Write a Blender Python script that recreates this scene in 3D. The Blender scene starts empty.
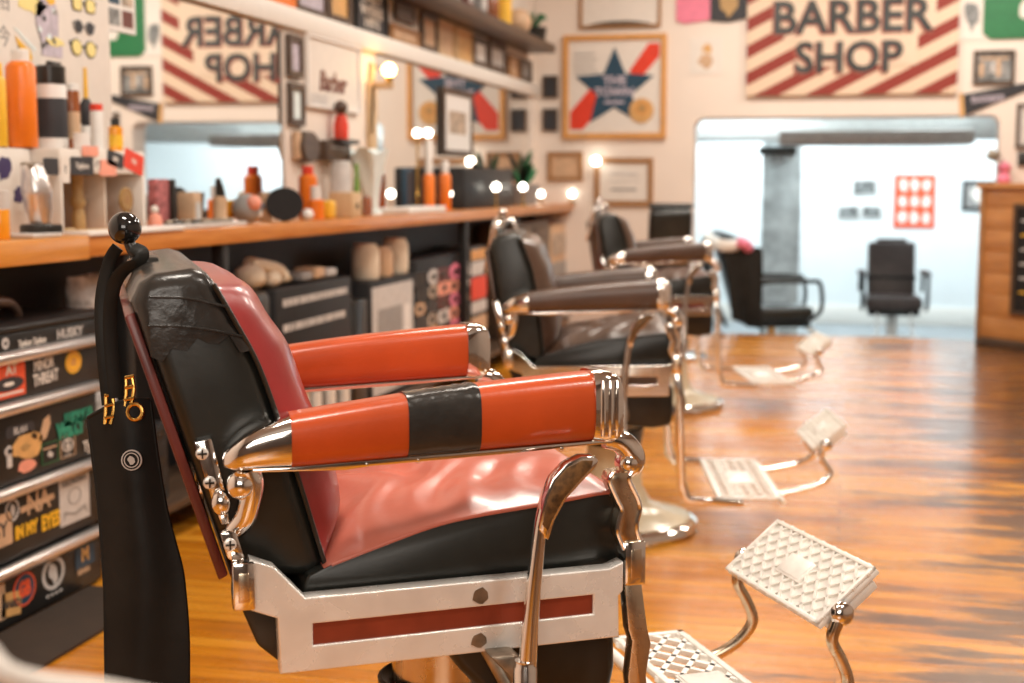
import bpy, bmesh, math, random
from mathutils import Vector, Matrix
R = math.radians
C = bpy.context.scene.collection
random.seed(7)

# ------------------------------------------------------------------ camera
F, CX, CY, EYE = 1400.0, 512.0, 341.5, 1.05
PITCH, YAW = R(6.4188), R(13.4142)
FW = Vector((-math.sin(YAW)*math.cos(PITCH), math.cos(YAW)*math.cos(PITCH), -math.sin(PITCH)))
RT = Vector((math.cos(YAW), math.sin(YAW), 0))
UP = RT.cross(FW)
EYEP = Vector((0, 0, EYE))
cam_d = bpy.data.cameras.new('camera'); cam = bpy.data.objects.new('camera', cam_d); C.objects.link(cam)
cam.location = EYEP; cam.rotation_euler = (math.pi/2-PITCH, 0, YAW)
cam_d.sensor_width = 36; cam_d.lens = F/1024*36
cam_d.clip_start = .05; cam_d.clip_end = 60
cam_d.dof.use_dof = True; cam_d.dof.focus_distance = 1.80; cam_d.dof.aperture_fstop = 4.5
bpy.context.scene.camera = cam

def sight(u, v): return FW + RT*((u-CX)/F) - UP*((v-CY)/F)
def on_x(u, v, x): d = sight(u, v); return EYEP + d*(x/d.x)
def on_y(u, v, y): d = sight(u, v); return EYEP + d*(y/d.y)
def depth_of(p): return (Vector(p)-EYEP).dot(FW)

# ------------------------------------------------------------------ materials
def new_mat(name):
    m = bpy.data.materials.new(name); m.use_nodes = True
    nt = m.node_tree; return m, nt, nt.nodes['Principled BSDF']
def node(nt, t, **kw):
    n = nt.nodes.new(t)
    for k, v in kw.items():
        if k in n.inputs: n.inputs[k].default_value = v
        else: setattr(n, k, v)
    return n
def c4(c): return (c[0], c[1], c[2], 1)
def mat(name, col, rough=.5, metal=0, var=.12, scale=25, bump=0, bscale=60, coat=0, rvar=.0, spec=.5, sheen=0):
    m, nt, b = new_mat(name); L = nt.links.new
    b.inputs['Roughness'].default_value = rough; b.inputs['Metallic'].default_value = metal
    b.inputs['Specular IOR Level'].default_value = spec
    if coat: b.inputs['Coat Weight'].default_value = coat; b.inputs['Coat Roughness'].default_value = .12
    tc = node(nt, 'ShaderNodeTexCoord')
    ns = node(nt, 'ShaderNodeTexNoise', Scale=scale, Detail=4.0)
    L(tc.outputs['Object'], ns.inputs['Vector'])
    cr = node(nt, 'ShaderNodeValToRGB')
    cr.color_ramp.elements[0].position = .3; cr.color_ramp.elements[1].position = .7
    cr.color_ramp.elements[0].color = c4([max(0, x*(1-var)) for x in col])
    cr.color_ramp.elements[1].color = c4([min(1, x*(1+var)) for x in col])
    L(ns.outputs['Fac'], cr.inputs['Fac']); L(cr.outputs['Color'], b.inputs['Base Color'])
    if rvar:
        mr = node(nt, 'ShaderNodeMapRange'); mr.inputs['To Min'].default_value = max(.02, rough-rvar); mr.inputs['To Max'].default_value = rough+rvar
        mr.inputs['From Min'].default_value = .3; mr.inputs['From Max'].default_value = .7
        L(ns.outputs['Fac'], mr.inputs['Value']); L(mr.outputs['Result'], b.inputs['Roughness'])
    if bump:
        n2 = node(nt, 'ShaderNodeTexNoise', Scale=bscale, Detail=5.0); L(tc.outputs['Object'], n2.inputs['Vector'])
        bp = node(nt, 'ShaderNodeBump', Strength=bump, Distance=.01); L(n2.outputs['Fac'], bp.inputs['Height']); L(bp.outputs['Normal'], b.inputs['Normal'])
    return m
def wood(name, c0, c1, rough=.35, axis='X', scale=6, coat=0, stretch=14):
    m, nt, b = new_mat(name); L = nt.links.new
    tc = node(nt, 'ShaderNodeTexCoord'); mp = node(nt, 'ShaderNodeMapping')
    s = [stretch]*3; s['XYZ'.index(axis)] = 1
    mp.inputs['Scale'].default_value = s
    ns = node(nt, 'ShaderNodeTexNoise', Scale=scale, Detail=6.0, Roughness=.6)
    L(tc.outputs['Object'], mp.inputs['Vector']); L(mp.outputs['Vector'], ns.inputs['Vector'])
    cr = node(nt, 'ShaderNodeValToRGB'); cr.color_ramp.elements[0].position = .32; cr.color_ramp.elements[1].position = .68
    cr.color_ramp.elements[0].color = c4(c0); cr.color_ramp.elements[1].color = c4(c1)
    L(ns.outputs['Fac'], cr.inputs['Fac']); L(cr.outputs['Color'], b.inputs['Base Color'])
    b.inputs['Roughness'].default_value = rough
    if coat: b.inputs['Coat Weight'].default_value = coat; b.inputs['Coat Roughness'].default_value = .15
    return m
def lamp_mat(name, col, strength):
    m, nt, b = new_mat(name)
    b.inputs['Base Color'].default_value = c4(col); b.inputs['Emission Color'].default_value = c4(col); b.inputs['Emission Strength'].default_value = strength
    return m
def floor_shading():
    m, nt, b = new_mat('worn_floorboards'); L = nt.links.new
    tc = node(nt, 'ShaderNodeTexCoord'); P = tc.outputs['Object']
    bk = node(nt, 'ShaderNodeTexBrick', Scale=1.0); bk.offset = .37; bk.squash = 1
    bk.inputs['Brick Width'].default_value = 1.9; bk.inputs['Row Height'].default_value = .062
    bk.inputs['Mortar Size'].default_value = .0018; bk.inputs['Mortar Smooth'].default_value = .2; bk.inputs['Bias'].default_value = 0
    bk.inputs['Color1'].default_value = (.0, .0, .0, 1); bk.inputs['Color2'].default_value = (1, 1, 1, 1); bk.inputs['Mortar'].default_value = (.5, .5, .5, 1)
    L(P, bk.inputs['Vector'])
    mp = node(nt, 'ShaderNodeMapping'); mp.inputs['Scale'].default_value = (1.6, 22, 1); L(P, mp.inputs['Vector'])
    g = node(nt, 'ShaderNodeTexNoise', Scale=2.2, Detail=7.0, Roughness=.62); L(mp.outputs['Vector'], g.inputs['Vector'])
    mp2 = node(nt, 'ShaderNodeMapping'); mp2.inputs['Scale'].default_value = (.8, 4.2, 1); L(P, mp2.inputs['Vector'])
    w = node(nt, 'ShaderNodeTexNoise', Scale=1.7, Detail=9.0, Roughness=.72); L(mp2.outputs['Vector'], w.inputs['Vector'])
    # board tint + grain
    a = node(nt, 'ShaderNodeMath', operation='MULTIPLY'); a.inputs[1].default_value = .38; L(bk.outputs['Color'], a.inputs[0])
    a2 = node(nt, 'ShaderNodeMath', operation='MULTIPLY_ADD'); a2.inputs[1].default_value = .75; L(g.outputs['Fac'], a2.inputs[0]); L(a.outputs[0], a2.inputs[2])
    cr = node(nt, 'ShaderNodeValToRGB'); e = cr.color_ramp.elements
    e[0].position = .22; e[0].color = (.34, .098, .006, 1); e[1].position = .8; e[1].color = (.78, .335, .030, 1)
    x = e.new(.5); x.color = (.60, .205, .010, 1)
    L(a2.outputs[0], cr.inputs['Fac'])
    # worn, grey-brown traffic patches further into the aisle
    sx = node(nt, 'ShaderNodeSeparateXYZ'); L(P, sx.inputs[0])
    mr = node(nt, 'ShaderNodeMapRange'); mr.inputs['From Min'].default_value = -.55; mr.inputs['From Max'].default_value = .75
    mr.inputs['To Min'].default_value = -.16; mr.inputs['To Max'].default_value = .10; L(sx.outputs['X'], mr.inputs['Value'])
    ad = node(nt, 'ShaderNodeMath', operation='ADD'); L(w.outputs['Fac'], ad.inputs[0]); L(mr.outputs['Result'], ad.inputs[1])
    wr = node(nt, 'ShaderNodeValToRGB'); wr.color_ramp.elements[0].position = .49; wr.color_ramp.elements[1].position = .57; L(ad.outputs[0], wr.inputs['Fac'])
    g3 = node(nt, 'ShaderNodeMath', operation='MULTIPLY'); g3.inputs[1].default_value = .92; L(wr.outputs['Color'], g3.inputs[0])
    mx = node(nt, 'ShaderNodeMix', data_type='RGBA'); mx.inputs[7].default_value = (.075, .026, .010, 1)
    L(g3.outputs[0], mx.inputs[0]); L(cr.outputs['Color'], mx.inputs[6])
    mx2 = node(nt, 'ShaderNodeMix', data_type='RGBA'); mx2.inputs[7].default_value = (.10, .035, .012, 1)
    mm = node(nt, 'ShaderNodeMath', operation='MULTIPLY'); mm.inputs[1].default_value = .7
    L(bk.outputs['Fac'], mm.inputs[0]); L(mm.outputs[0], mx2.inputs[0]); L(mx.outputs[2], mx2.inputs[6]); L(mx2.outputs[2], b.inputs['Base Color'])
    rr = node(nt, 'ShaderNodeMapRange'); rr.inputs['From Min'].default_value = .3; rr.inputs['From Max'].default_value = .75
    rr.inputs['To Min'].default_value = .2; rr.inputs['To Max'].default_value = .36; L(w.outputs['Fac'], rr.inputs['Value']); L(rr.outputs['Result'], b.inputs['Roughness'])
    b.inputs['Specular IOR Level'].default_value = .5; b.inputs['Coat Weight'].default_value = .3; b.inputs['Coat Roughness'].default_value = .17
    bp = node(nt, 'ShaderNodeBump', Strength=.25, Distance=.004); L(g.outputs['Fac'], bp.inputs['Height']); L(bp.outputs['Normal'], b.inputs['Normal'])
    return m
def stripe_mat():
    m, nt, b = new_mat('painted_stripes'); L = nt.links.new
    tc = node(nt, 'ShaderNodeTexCoord'); sx = node(nt, 'ShaderNodeSeparateXYZ'); L(tc.outputs['Object'], sx.inputs[0])
    a = node(nt, 'ShaderNodeMath', operation='MULTIPLY_ADD'); a.inputs[1].default_value = -.52; L(sx.outputs['X'], a.inputs[0]); L(sx.outputs['Z'], a.inputs[2])
    d = node(nt, 'ShaderNodeMath', operation='DIVIDE'); d.inputs[1].default_value = .178; L(a.outputs[0], d.inputs[0])
    f = node(nt, 'ShaderNodeMath', operation='FRACT'); L(d.outputs[0], f.inputs[0])
    g = node(nt, 'ShaderNodeMath', operation='LESS_THAN'); g.inputs[1].default_value = .49; L(f.outputs[0], g.inputs[0])
    mx = node(nt, 'ShaderNodeMix', data_type='RGBA'); mx.inputs[6].default_value = (.74, .57, .42, 1); mx.inputs[7].default_value = (.26, .03, .018, 1)
    L(g.outputs[0], mx.inputs[0]); L(mx.outputs[2], b.inputs['Base Color']); b.inputs['Roughness'].default_value = .6
    return m
def mirror_mat():
    m, nt, b = new_mat('mirror_glass'); b.inputs['Base Color'].default_value = (.86, .87, .86, 1); b.inputs['Metallic'].default_value = 1; b.inputs['Roughness'].default_value = .015
    return m

M = dict(
 floor=floor_shading(), stripes=stripe_mat(), mirror=mirror_mat(),
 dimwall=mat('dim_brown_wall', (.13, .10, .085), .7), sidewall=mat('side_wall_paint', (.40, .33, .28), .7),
 wall=mat('cream_wall_paint', (.82, .73, .65), .7, var=.03, scale=3),
 white_trim=mat('white_trim_paint', (.82, .79, .74), .45, var=.02),
 far_white=mat('cool_white_wall', (.80, .84, .85), .7, var=.02, scale=3),
 far_floor=mat('grey_painted_floor', (.28, .31, .33), .45, var=.08, scale=4),
 ceiling=mat('ceiling_paint', (.42, .38, .35), .8, var=.03),
 concrete=mat('mottled_concrete', (.72, .76, .76), .8, var=.28, scale=7),
 duct=mat('grey_duct', (.36, .34, .32), .5, var=.1),
 orange=mat('orange_leather', (.55, .075, .012), .3, var=.10, scale=14, bump=.03, bscale=180, coat=.35),
 red=mat('deep_red_leather', (.30, .026, .026), .3, var=.15, scale=12, bump=.05, bscale=40, coat=.3),
 seatred=mat('salmon_red_leather', (.56, .155, .105), .31, var=.13, scale=9, bump=.10, bscale=22, coat=.2),
 maroon=mat('maroon_leathercloth', (.14, .024, .018), .38, var=.15, coat=.2),
 vinyl=mat('black_vinyl', (.019, .020, .017), .3, var=.25, scale=18, bump=.015, bscale=150),
 tape=mat('black_tape', (.032, .029, .026), .24, var=.3, scale=20, bump=.25, bscale=26),
 chrome=mat('polished_nickel', (.88, .85, .81), .09, 1, var=.04, scale=30, rvar=.04),
 worn=mat('worn_nickel', (.95, .92, .87), .26, .35, var=.06, scale=22, rvar=.08, bump=.015, bscale=120),
 tarnish=mat('tarnished_steel', (.33, .28, .22), .42, 1, var=.4, scale=40),
 bronze=mat('aged_nickel', (.70, .58, .43), .24, 1, var=.15, scale=20, rvar=.1),
 dark=mat('black_enamel', (.02, .018, .015), .3, var=.3),
 inlay=mat('red_brown_inlay', (.27, .045, .02), .35, var=.15),
 enamel=mat('cream_enamel', (.70, .60, .42), .25, var=.06, coat=.4),
 darkbrown=mat('dark_brown_leather', (.055, .035, .03), .4, var=.2),
 brown=mat('brown_leather', (.085, .045, .028), .35, var=.18, scale=15, bump=.04, coat=.25),
 grip=mat('ribbed_grip', (.13, .065, .02), .5, .2, var=.6, scale=120),
 plate=mat('cast_aluminium', (.94, .90, .84), .4, .12, var=.08, scale=40),
 brass=mat('brass', (.75, .45, .12), .25, 1, var=.1),
 strop=mat('black_strop_leather', (.018, .017, .015), .45, var=.2, scale=10, bump=.06, spec=.15),
 ball=mat('glossy_black_knob', (.012, .012, .012), .08, var=.1, coat=.6),
 counter=wood('orange_counter_wood', (.50, .165, .03), (.66, .27, .065), .32, 'Y', 5, .3),
 counter_near=wood('golden_counter_wood', (.60, .22, .02), (.72, .30, .04), .32, 'Y', 5, .3),
 deskwood=wood('desk_pine', (.42, .17, .045), (.60, .28, .09), .4, 'X', 3, .2, 8),
 darkwood=wood('dark_walnut', (.05, .03, .02), (.10, .06, .035), .4, 'Y', 5),
 midwood=wood('mid_oak', (.30, .15, .06), (.42, .22, .09), .45, 'Z', 6),
 paleoak=wood('pale_oak', (.58, .40, .22), (.68, .50, .30), .5, 'Z', 6),
 black=mat('matte_black', (.015, .015, .016), .5, var=.15, spec=.3),
 steelblack=mat('black_steel', (.014, .014, .0135), .4, var=.2, scale=8, spec=.3),
 rail=mat('brushed_aluminium', (.78, .74, .72), .28, .9, var=.06, scale=60),
 white=mat('white_plastic', (.82, .80, .77), .4, var=.02),
 paper=mat('warm_white_paper', (.78, .73, .67), .6, var=.03),
 cream=mat('cream_paint', (.74, .58, .44), .6, var=.04),
 ink=mat('black_ink', (.03, .03, .035), .6, var=.1),
 letter=mat('faded_black_letters', (.045, .05, .05), .6, var=.5, scale=5),
 redshadow=mat('faded_red_letter_edge', (.40, .12, .08), .6, var=.2),
 grey=mat('mid_grey', (.30, .29, .28), .5, var=.1), palegrey=mat('pale_grey_duct', (.74, .78, .78), .6, var=.06), lgrey=mat('light_grey', (.58, .56, .54), .5, var=.1),
 navy=mat('navy_blue', (.012, .055, .10), .5, var=.1), teal=mat('teal', (.02, .28, .18), .5, var=.25, scale=60),
 bottleorange=mat('orange_plastic', (.85, .20, .012), .35, var=.05), amber=mat('amber_liquid', (.85, .33, .015), .2, var=.05, coat=.5),
 brightred=mat('bright_red', (.75, .05, .02), .4, var=.08), yellow=mat('yellow', (.85, .48, .03), .45, var=.08),
 paleyellow=mat('pale_yellow', (.85, .72, .28), .5, var=.05), purple=mat('dark_purple', (.05, .035, .12), .5, var=.15),
 lilac=mat('lilac_grey', (.52, .47, .55), .55, var=.2, scale=50), pink=mat('pink', (.80, .22, .33), .55, var=.08), salmon=mat('salmon', (.85, .35, .25), .5, var=.1),
 green=mat('bottle_green', (.02, .17, .06), .5, var=.12), grass=mat('leaf_green', (.16, .33, .05), .4, var=.1), tan=mat('tan', (.60, .40, .25), .55, var=.12),
 ochre=mat('ochre_frame', (.66, .32, .09), .4, var=.1), gold=mat('gold_seal', (.66, .38, .14), .5, var=.15),
 brownglass=mat('brown_bottle', (.30, .09, .03), .15, var=.1, coat=.5), paleblue=mat('pale_blue_cloth', (.76, .87, .88), .7, var=.05),
 signred=mat('sign_red', (.78, .10, .035), .6, var=.05), toile=mat('mottled_print', (.72, .70, .66), .8, var=.65, scale=26),
 photo=mat('grey_photo', (.20, .21, .21), .4, var=.8, scale=30), photow=mat('sepia_photo', (.42, .33, .25), .4, var=.5, scale=24),
 cloth=mat('cream_towel', (.74, .64, .50), .9, var=.08, bump=.3, bscale=90), plaid=mat('red_plaid', (.42, .13, .13), .8, var=.5, scale=45),
 emblem=wood('coin_wood', (.36, .21, .07), (.50, .32, .13), .5, 'X', 8), shade=mat('shelf_board', (.66, .56, .46), .6, var=.04),
 floor_shade_brown=mat('painted_floor_shade', (.035, .02, .011), .8),  # floor shade put into the colour of a thin sheet
 bulb=lamp_mat('glowing_bulb', (1, .55, .18), 22), smallbulb=lamp_mat('globe_bulb_glow', (1, .93, .80), 12),
)

# ------------------------------------------------------------------ geometry
class MB:
    """collects shapes and links them as one mesh object"""
    def __init__(s): s.v = []; s.f = []; s.mi = []; s.mats = []
    def add(s, vs, fs, m, T=None):
        n = len(s.v)
        if m not in s.mats: s.mats.append(m)
        k = s.mats.index(m)
        for p in vs:
            p = Vector(p); s.v.append(T @ p if T is not None else p)
        for f in fs: s.f.append([i+n for i in f]); s.mi.append(k)
        return s
    def bm(s, b, m, T=None, bev=0, seg=2, ang=25):
        bmesh.ops.recalc_face_normals(b, faces=b.faces[:])
        if bev:
            es = [e for e in b.edges if len(e.link_faces) == 2 and e.calc_face_angle(0) > R(ang)]
            bmesh.ops.bevel(b, geom=es, offset=bev, segments=seg, profile=.5, affect='EDGES', clamp_overlap=True)
        b.verts.index_update()
        s.add([v.co.copy() for v in b.verts], [[v.index for v in f.verts] for f in b.faces], m, T); b.free(); return s
    def box(s, lo, hi, m, bev=0, T=None, seg=2):
        b = bmesh.new(); vs = [b.verts.new((x, y, z)) for x in (lo[0], hi[0]) for y in (lo[1], hi[1]) for z in (lo[2], hi[2])]
        for f in ((0,1,3,2),(4,6,7,5),(0,4,5,1),(2,3,7,6),(0,2,6,4),(1,5,7,3)): b.faces.new([vs[i] for i in f])
        return s.bm(b, m, T, bev, seg)
    def prism(s, poly, a, c, m, bev=0, axis='Y', T=None, seg=2, ang=25):
        """2-D outline swept from a to c along an axis (Y: outline is x,z; Z: x,y; X: y,z)"""
        put = {'Y': lambda p, t: (p[0], t, p[1]), 'Z': lambda p, t: (p[0], p[1], t), 'X': lambda p, t: (t, p[0], p[1])}[axis]
        b = bmesh.new(); A = [b.verts.new(put(p, a)) for p in poly]; B = [b.verts.new(put(p, c)) for p in poly]; n = len(poly)
        b.faces.new(A); b.faces.new(B[::-1])
        for i in range(n): b.faces.new((A[i], B[i], B[(i+1) % n], A[(i+1) % n]))
        return s.bm(b, m, T, bev, seg, ang)
    def rings(s, rings, m, T=None, caps=True, closed=True):
        n = len(rings[0]); vs = [p for r in rings for p in r]; fs = []
        for i in range(len(rings)-1):
            for j in range(n if closed else n-1):
                k = (j+1) % n; fs.append((i*n+j, i*n+k, (i+1)*n+k, (i+1)*n+j))
        if caps: fs.append(list(range(n))[::-1]); fs.append([(len(rings)-1)*n+j for j in range(n)])
        b = bmesh.new(); bv = [b.verts.new(p) for p in vs]
        for f in fs:
            try: b.faces.new([bv[i] for i in f])
            except ValueError: pass
        return s.bm(b, m, T)
    def tube(s, pts, r, m, seg=10, T=None, smooth=True, flat=1.0, flat_dir=None):
        pts = [Vector(p) for p in pts]; rs = list(r) if hasattr(r, '__len__') else [r]*len(pts)
        if smooth and len(pts) > 2:
            P = []; Q = []
            for i in range(len(pts)-1):
                p0, p1, p2, p3 = pts[max(i-1, 0)], pts[i], pts[i+1], pts[min(i+2, len(pts)-1)]
                for k in range(5):
                    t = k/5; P.append(.5*((2*p1)+(p2-p0)*t+(2*p0-5*p1+4*p2-p3)*t*t+(3*p1-p0-3*p2+p3)*t**3)); Q.append(rs[i]*(1-t)+rs[i+1]*t)
            P.append(pts[-1]); Q.append(rs[-1]); pts, rs = P, Q
        rings = []; up = None
        for i, p in enumerate(pts):
            d = (pts[min(i+1, len(pts)-1)]-pts[max(i-1, 0)]).normalized()
            if up is None:
                up = Vector(flat_dir) if flat_dir else (Vector((0, 0, 1)) if abs(d.z) < .9 else Vector((0, 1, 0)))
            e = (up - d*up.dot(d)).normalized(); g = d.cross(e); up = e
            rings.append([p + e*(math.cos(2*math.pi*k/seg)*rs[i]) + g*(math.sin(2*math.pi*k/seg)*rs[i]*flat) for k in range(seg)])
        return s.rings(rings, m, T)
    def lathe(s, prof, m, c=(0, 0, 0), seg=24, T=None):
        c = Vector(c)
        rings = [[c+Vector((math.cos(2*math.pi*k/seg)*max(r, .0004), math.sin(2*math.pi*k/seg)*max(r, .0004), z)) for k in range(seg)] for r, z in prof]
        return s.rings(rings, m, T)
    def ball(s, c, r, m, seg=20, T=None, sc=(1, 1, 1)):
        b = bmesh.new(); bmesh.ops.create_uvsphere(b, u_segments=seg, v_segments=seg//2+2, radius=r)
        for v in b.verts: v.co = Vector((v.co.x*sc[0], v.co.y*sc[1], v.co.z*sc[2]))+Vector(c)
        return s.bm(b, m, T)
    def grid(s, fn, nu, nv, m, T=None):
        vs = [fn(i/nu, j/nv) for i in range(nu+1) for j in range(nv+1)]
        return s.add(vs, [(i*(nv+1)+j, (i+1)*(nv+1)+j, (i+1)*(nv+1)+j+1, i*(nv+1)+j+1) for i in range(nu) for j in range(nv)], m, T)
    def shape(s, loops, m, T=None, depth=.001, bev=0):
        """filled outline with holes, lying in local xy, thickness 2*depth about z = depth"""
        cu = bpy.data.curves.new('outline', 'CURVE'); cu.dimensions = '2D'; cu.fill_mode = 'BOTH'; cu.extrude = depth; cu.bevel_depth = bev; cu.bevel_resolution = 2
        for lp in loops:
            sp = cu.splines.new('POLY'); sp.points.add(len(lp)-1); sp.use_cyclic_u = True
            for q, p in zip(sp.points, lp): q.co = (p[0], p[1], 0, 1)
        return s._curve(cu, m, (T if T is not None else Matrix()) @ Matrix.Translation((0, 0, depth)))
    def text(s, txt, size, m, T, depth=.0006, bold=0, align='CENTER', sx=1, shear=0):
        cu = bpy.data.curves.new('lettering', 'FONT'); cu.body = txt; cu.size = size; cu.align_x = align; cu.align_y = 'CENTER'; cu.extrude = depth; cu.offset = bold; cu.shear = shear; cu.resolution_u = 3
        return s._curve(cu, m, T @ Matrix.Translation((0, 0, depth)) @ Matrix.Diagonal((sx, 1, 1, 1)))
    def _curve(s, cu, m, T):
        o = bpy.data.objects.new('tmp', cu); C.objects.link(o); dg = bpy.context.evaluated_depsgraph_get(); me = bpy.data.meshes.new_from_object(o.evaluated_get(dg))
        s.add([v.co.copy() for v in me.vertices], [list(p.vertices) for p in me.polygons], m, T)
        bpy.data.objects.remove(o); bpy.data.curves.remove(cu); bpy.data.meshes.remove(me); return s
    def build(s, name, parent=None, ang=38, off=None):
        me = bpy.data.meshes.new(name)
        off = Vector(off) if off is not None else Vector((0, 0, 0))
        me.from_pydata([v-off for v in s.v], [], s.f); me.update()
        for k in s.mats: me.materials.append(M[k] if isinstance(k, str) else k)
        me.polygons.foreach_set('material_index', s.mi); me.polygons.foreach_set('use_smooth', [True]*len(s.f))
        me.set_sharp_from_angle(angle=R(ang)); me.update()
        o = bpy.data.objects.new(name, me); C.objects.link(o); o.location = off
        if parent is not None: o.parent = parent
        return o
def tag(o, label, cat, group=None, kind=None):
    o['label'] = label
    o['category'] = cat
    if group: o['group'] = group
    if kind: o['kind'] = kind
    return o
def thing(name, label, cat, loc=(0, 0, 0), rz=0, group=None, matrix=None):
    o = bpy.data.objects.new(name, None); C.objects.link(o); o.empty_display_size = .05
    if matrix is not None: o.matrix_world = matrix
    else: o.location = loc; o.rotation_euler = (0, 0, rz)
    return tag(o, label, cat, group)
def struct(name, mb, label=None):
    o = mb.build(name); o['kind'] = 'structure'
    if label: o['label'] = label
    return o
def single(name, mb, label, cat, group=None, off=None):
    return tag(mb.build(name, off=off), label, cat, group)
def T(x=0, y=0, z=0): return Matrix.Translation((x, y, z))
# wall frames: local x runs right along the wall, y up, z out of it
def wallL(y, z, x): return Matrix(((0, 0, 1, x), (1, 0, 0, y), (0, 1, 0, z), (0, 0, 0, 1)))
def wallB(x, z, y): return Matrix(((1, 0, 0, x), (0, 0, -1, y), (0, 1, 0, z), (0, 0, 0, 1)))
def inset(outline, d, keep=()):
    n = len(outline); area = sum(outline[i][0]*outline[(i+1) % n][1]-outline[(i+1) % n][0]*outline[i][1] for i in range(n)); sg = 1 if area > 0 else -1; out = []
    for i, p in enumerate(outline):
        if i in keep: out.append(p); continue
        a, b = outline[i-1], outline[(i+1) % n]; e1 = Vector((p[0]-a[0], p[1]-a[1])).normalized(); e2 = Vector((b[0]-p[0], b[1]-p[1])).normalized()
        nn = Vector((-(e1.y+e2.y), e1.x+e2.x)); nn = nn.normalized()*sg if nn.length > 1e-6 else Vector((0, 0)); out.append((p[0]+nn.x*d, p[1]+nn.y*d))
    return out
def slab(mb, outline, hw, r, m, keep=()):
    """upright slab across y with its side edges rounded over"""
    rg = []
    for s in (-1, 1):
        part = []
        for t in (90, 65, 40, 18, 0):
            part.append([(p[0], s*(hw-r+r*math.sin(R(t))), p[1]) for p in inset(outline, r*(1-math.cos(R(t))), keep)])
        rg += part if s < 0 else part[::-1]
    return mb.rings(rg, m)
def rect(w, h, x=0, y=0): return [(x-w/2, y-h/2), (x+w/2, y-h/2), (x+w/2, y+h/2), (x-w/2, y+h/2)]
def disc(r, x=0, y=0, n=20, ry=None): return [(x+r*math.cos(2*math.pi*k/n), y+(ry or r)*math.sin(2*math.pi*k/n)) for k in range(n)]
def blob(r, x=0, y=0, n=14, j=.3, seed=1, ry=None):
    q = random.Random(seed); return [(x+r*(1+q.uniform(-j, j))*math.cos(2*math.pi*k/n), y+(ry or r)*(1+q.uniform(-j, j))*math.sin(2*math.pi*k/n)) for k in range(n)]
def rrect(w, h, r, n=4):
    out = []
    for cx, cy, a in ((w/2-r, h/2-r, 0), (-w/2+r, h/2-r, 90), (-w/2+r, -h/2+r, 180), (w/2-r, -h/2+r, 270)):
        out += [(cx+r*math.cos(R(a+90*k/n)), cy+r*math.sin(R(a+90*k/n))) for k in range(n+1)]
    return out
# ------------------------------------------------------------------ barber chairs
def sgn(poly, s): return poly
def lerp_pts(tab, x):
    for (a, p), (b, q) in zip(tab, tab[1:]):
        if a <= x <= b: return p+(q-p)*(x-a)/(b-a)
    return tab[-1][1] if x > tab[-1][0] else tab[0][1]
def screw(mb, x, y, z, s, r=.006):
    mb.ball((x, y, z), r, 'worn', 14, sc=(1, .22, 1))
    mb.box((x-r*.7, y+s*r*.1 if s > 0 else y-r*.3, z-r*.17), (x+r*.7, y+r*.5 if s > 0 else y-r*.22, z+r*.12), 'dark')
    mb.box((x-r*.12, y+s*r*.22 if s > 0 else y-r*.5, z-r*.7), (x+r*.12, y+r*.5 if s > 0 else y-r*.22, z+r*.7), 'dark')
def lattice(mb, x0, x1, y0, y1, z, T_, m, nx, ny, bar=.0035, h=.006, rim=.007, plaque=None):
    """cast tread: a rim, crossing diagonal bars, an oblong plaque in the middle"""
    w, l = x1-x0, y1-y0
    for a, b, c, d in ((x0, y0, x1, y0+rim), (x0, y1-rim, x1, y1), (x0, y0, x0+rim, y1), (x1-rim, y0, x1, y1)):
        mb.box((a, b, z), (c, d, z+h*1.3), m, .0015, T_)
    def clip_bar(cx, cy, dx, dy):
        # segment through (cx,cy) along (dx,dy) clipped to the rectangle
        t0, t1 = -9, 9
        for p, d, lo, hi in ((cx, dx, x0, x1), (cy, dy, y0, y1)):
            a, b = (lo-p)/d, (hi-p)/d
            t0 = max(t0, min(a, b)); t1 = min(t1, max(a, b))
        if t1-t0 < .004: return
        ax, ay, bx, by = cx+dx*t0, cy+dy*t0, cx+dx*t1, cy+dy*t1
        ln = math.hypot(dx, dy); nx_, ny_ = -dy/ln*bar/2, dx/ln*bar/2
        mb.prism([(ax+nx_, ay+ny_), (bx+nx_, by+ny_), (bx-nx_, by-ny_), (ax-nx_, ay-ny_)], z, z+h, m, 0, 'Z', T_)
    px, py = w/nx, l/ny
    for k in range(-nx-ny, nx+ny+1):
        for sg in (1, -1):
            clip_bar((x0+x1)/2+k*px, (y0+y1)/2, px, sg*py)
    if plaque:
        a, b = plaque; cx, cy = (x0+x1)/2, (y0+y1)/2
        mb.box((cx-a/2, cy-b/2, z), (cx+a/2, cy+b/2, z+h*1.25), m, .001, T_)
        mb.box((cx-a/2+.004, cy-b/2+.006, z+h*1.2), (cx+a/2-.004, cy+b/2-.006, z+h*1.5), m, .001, T_)
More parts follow.
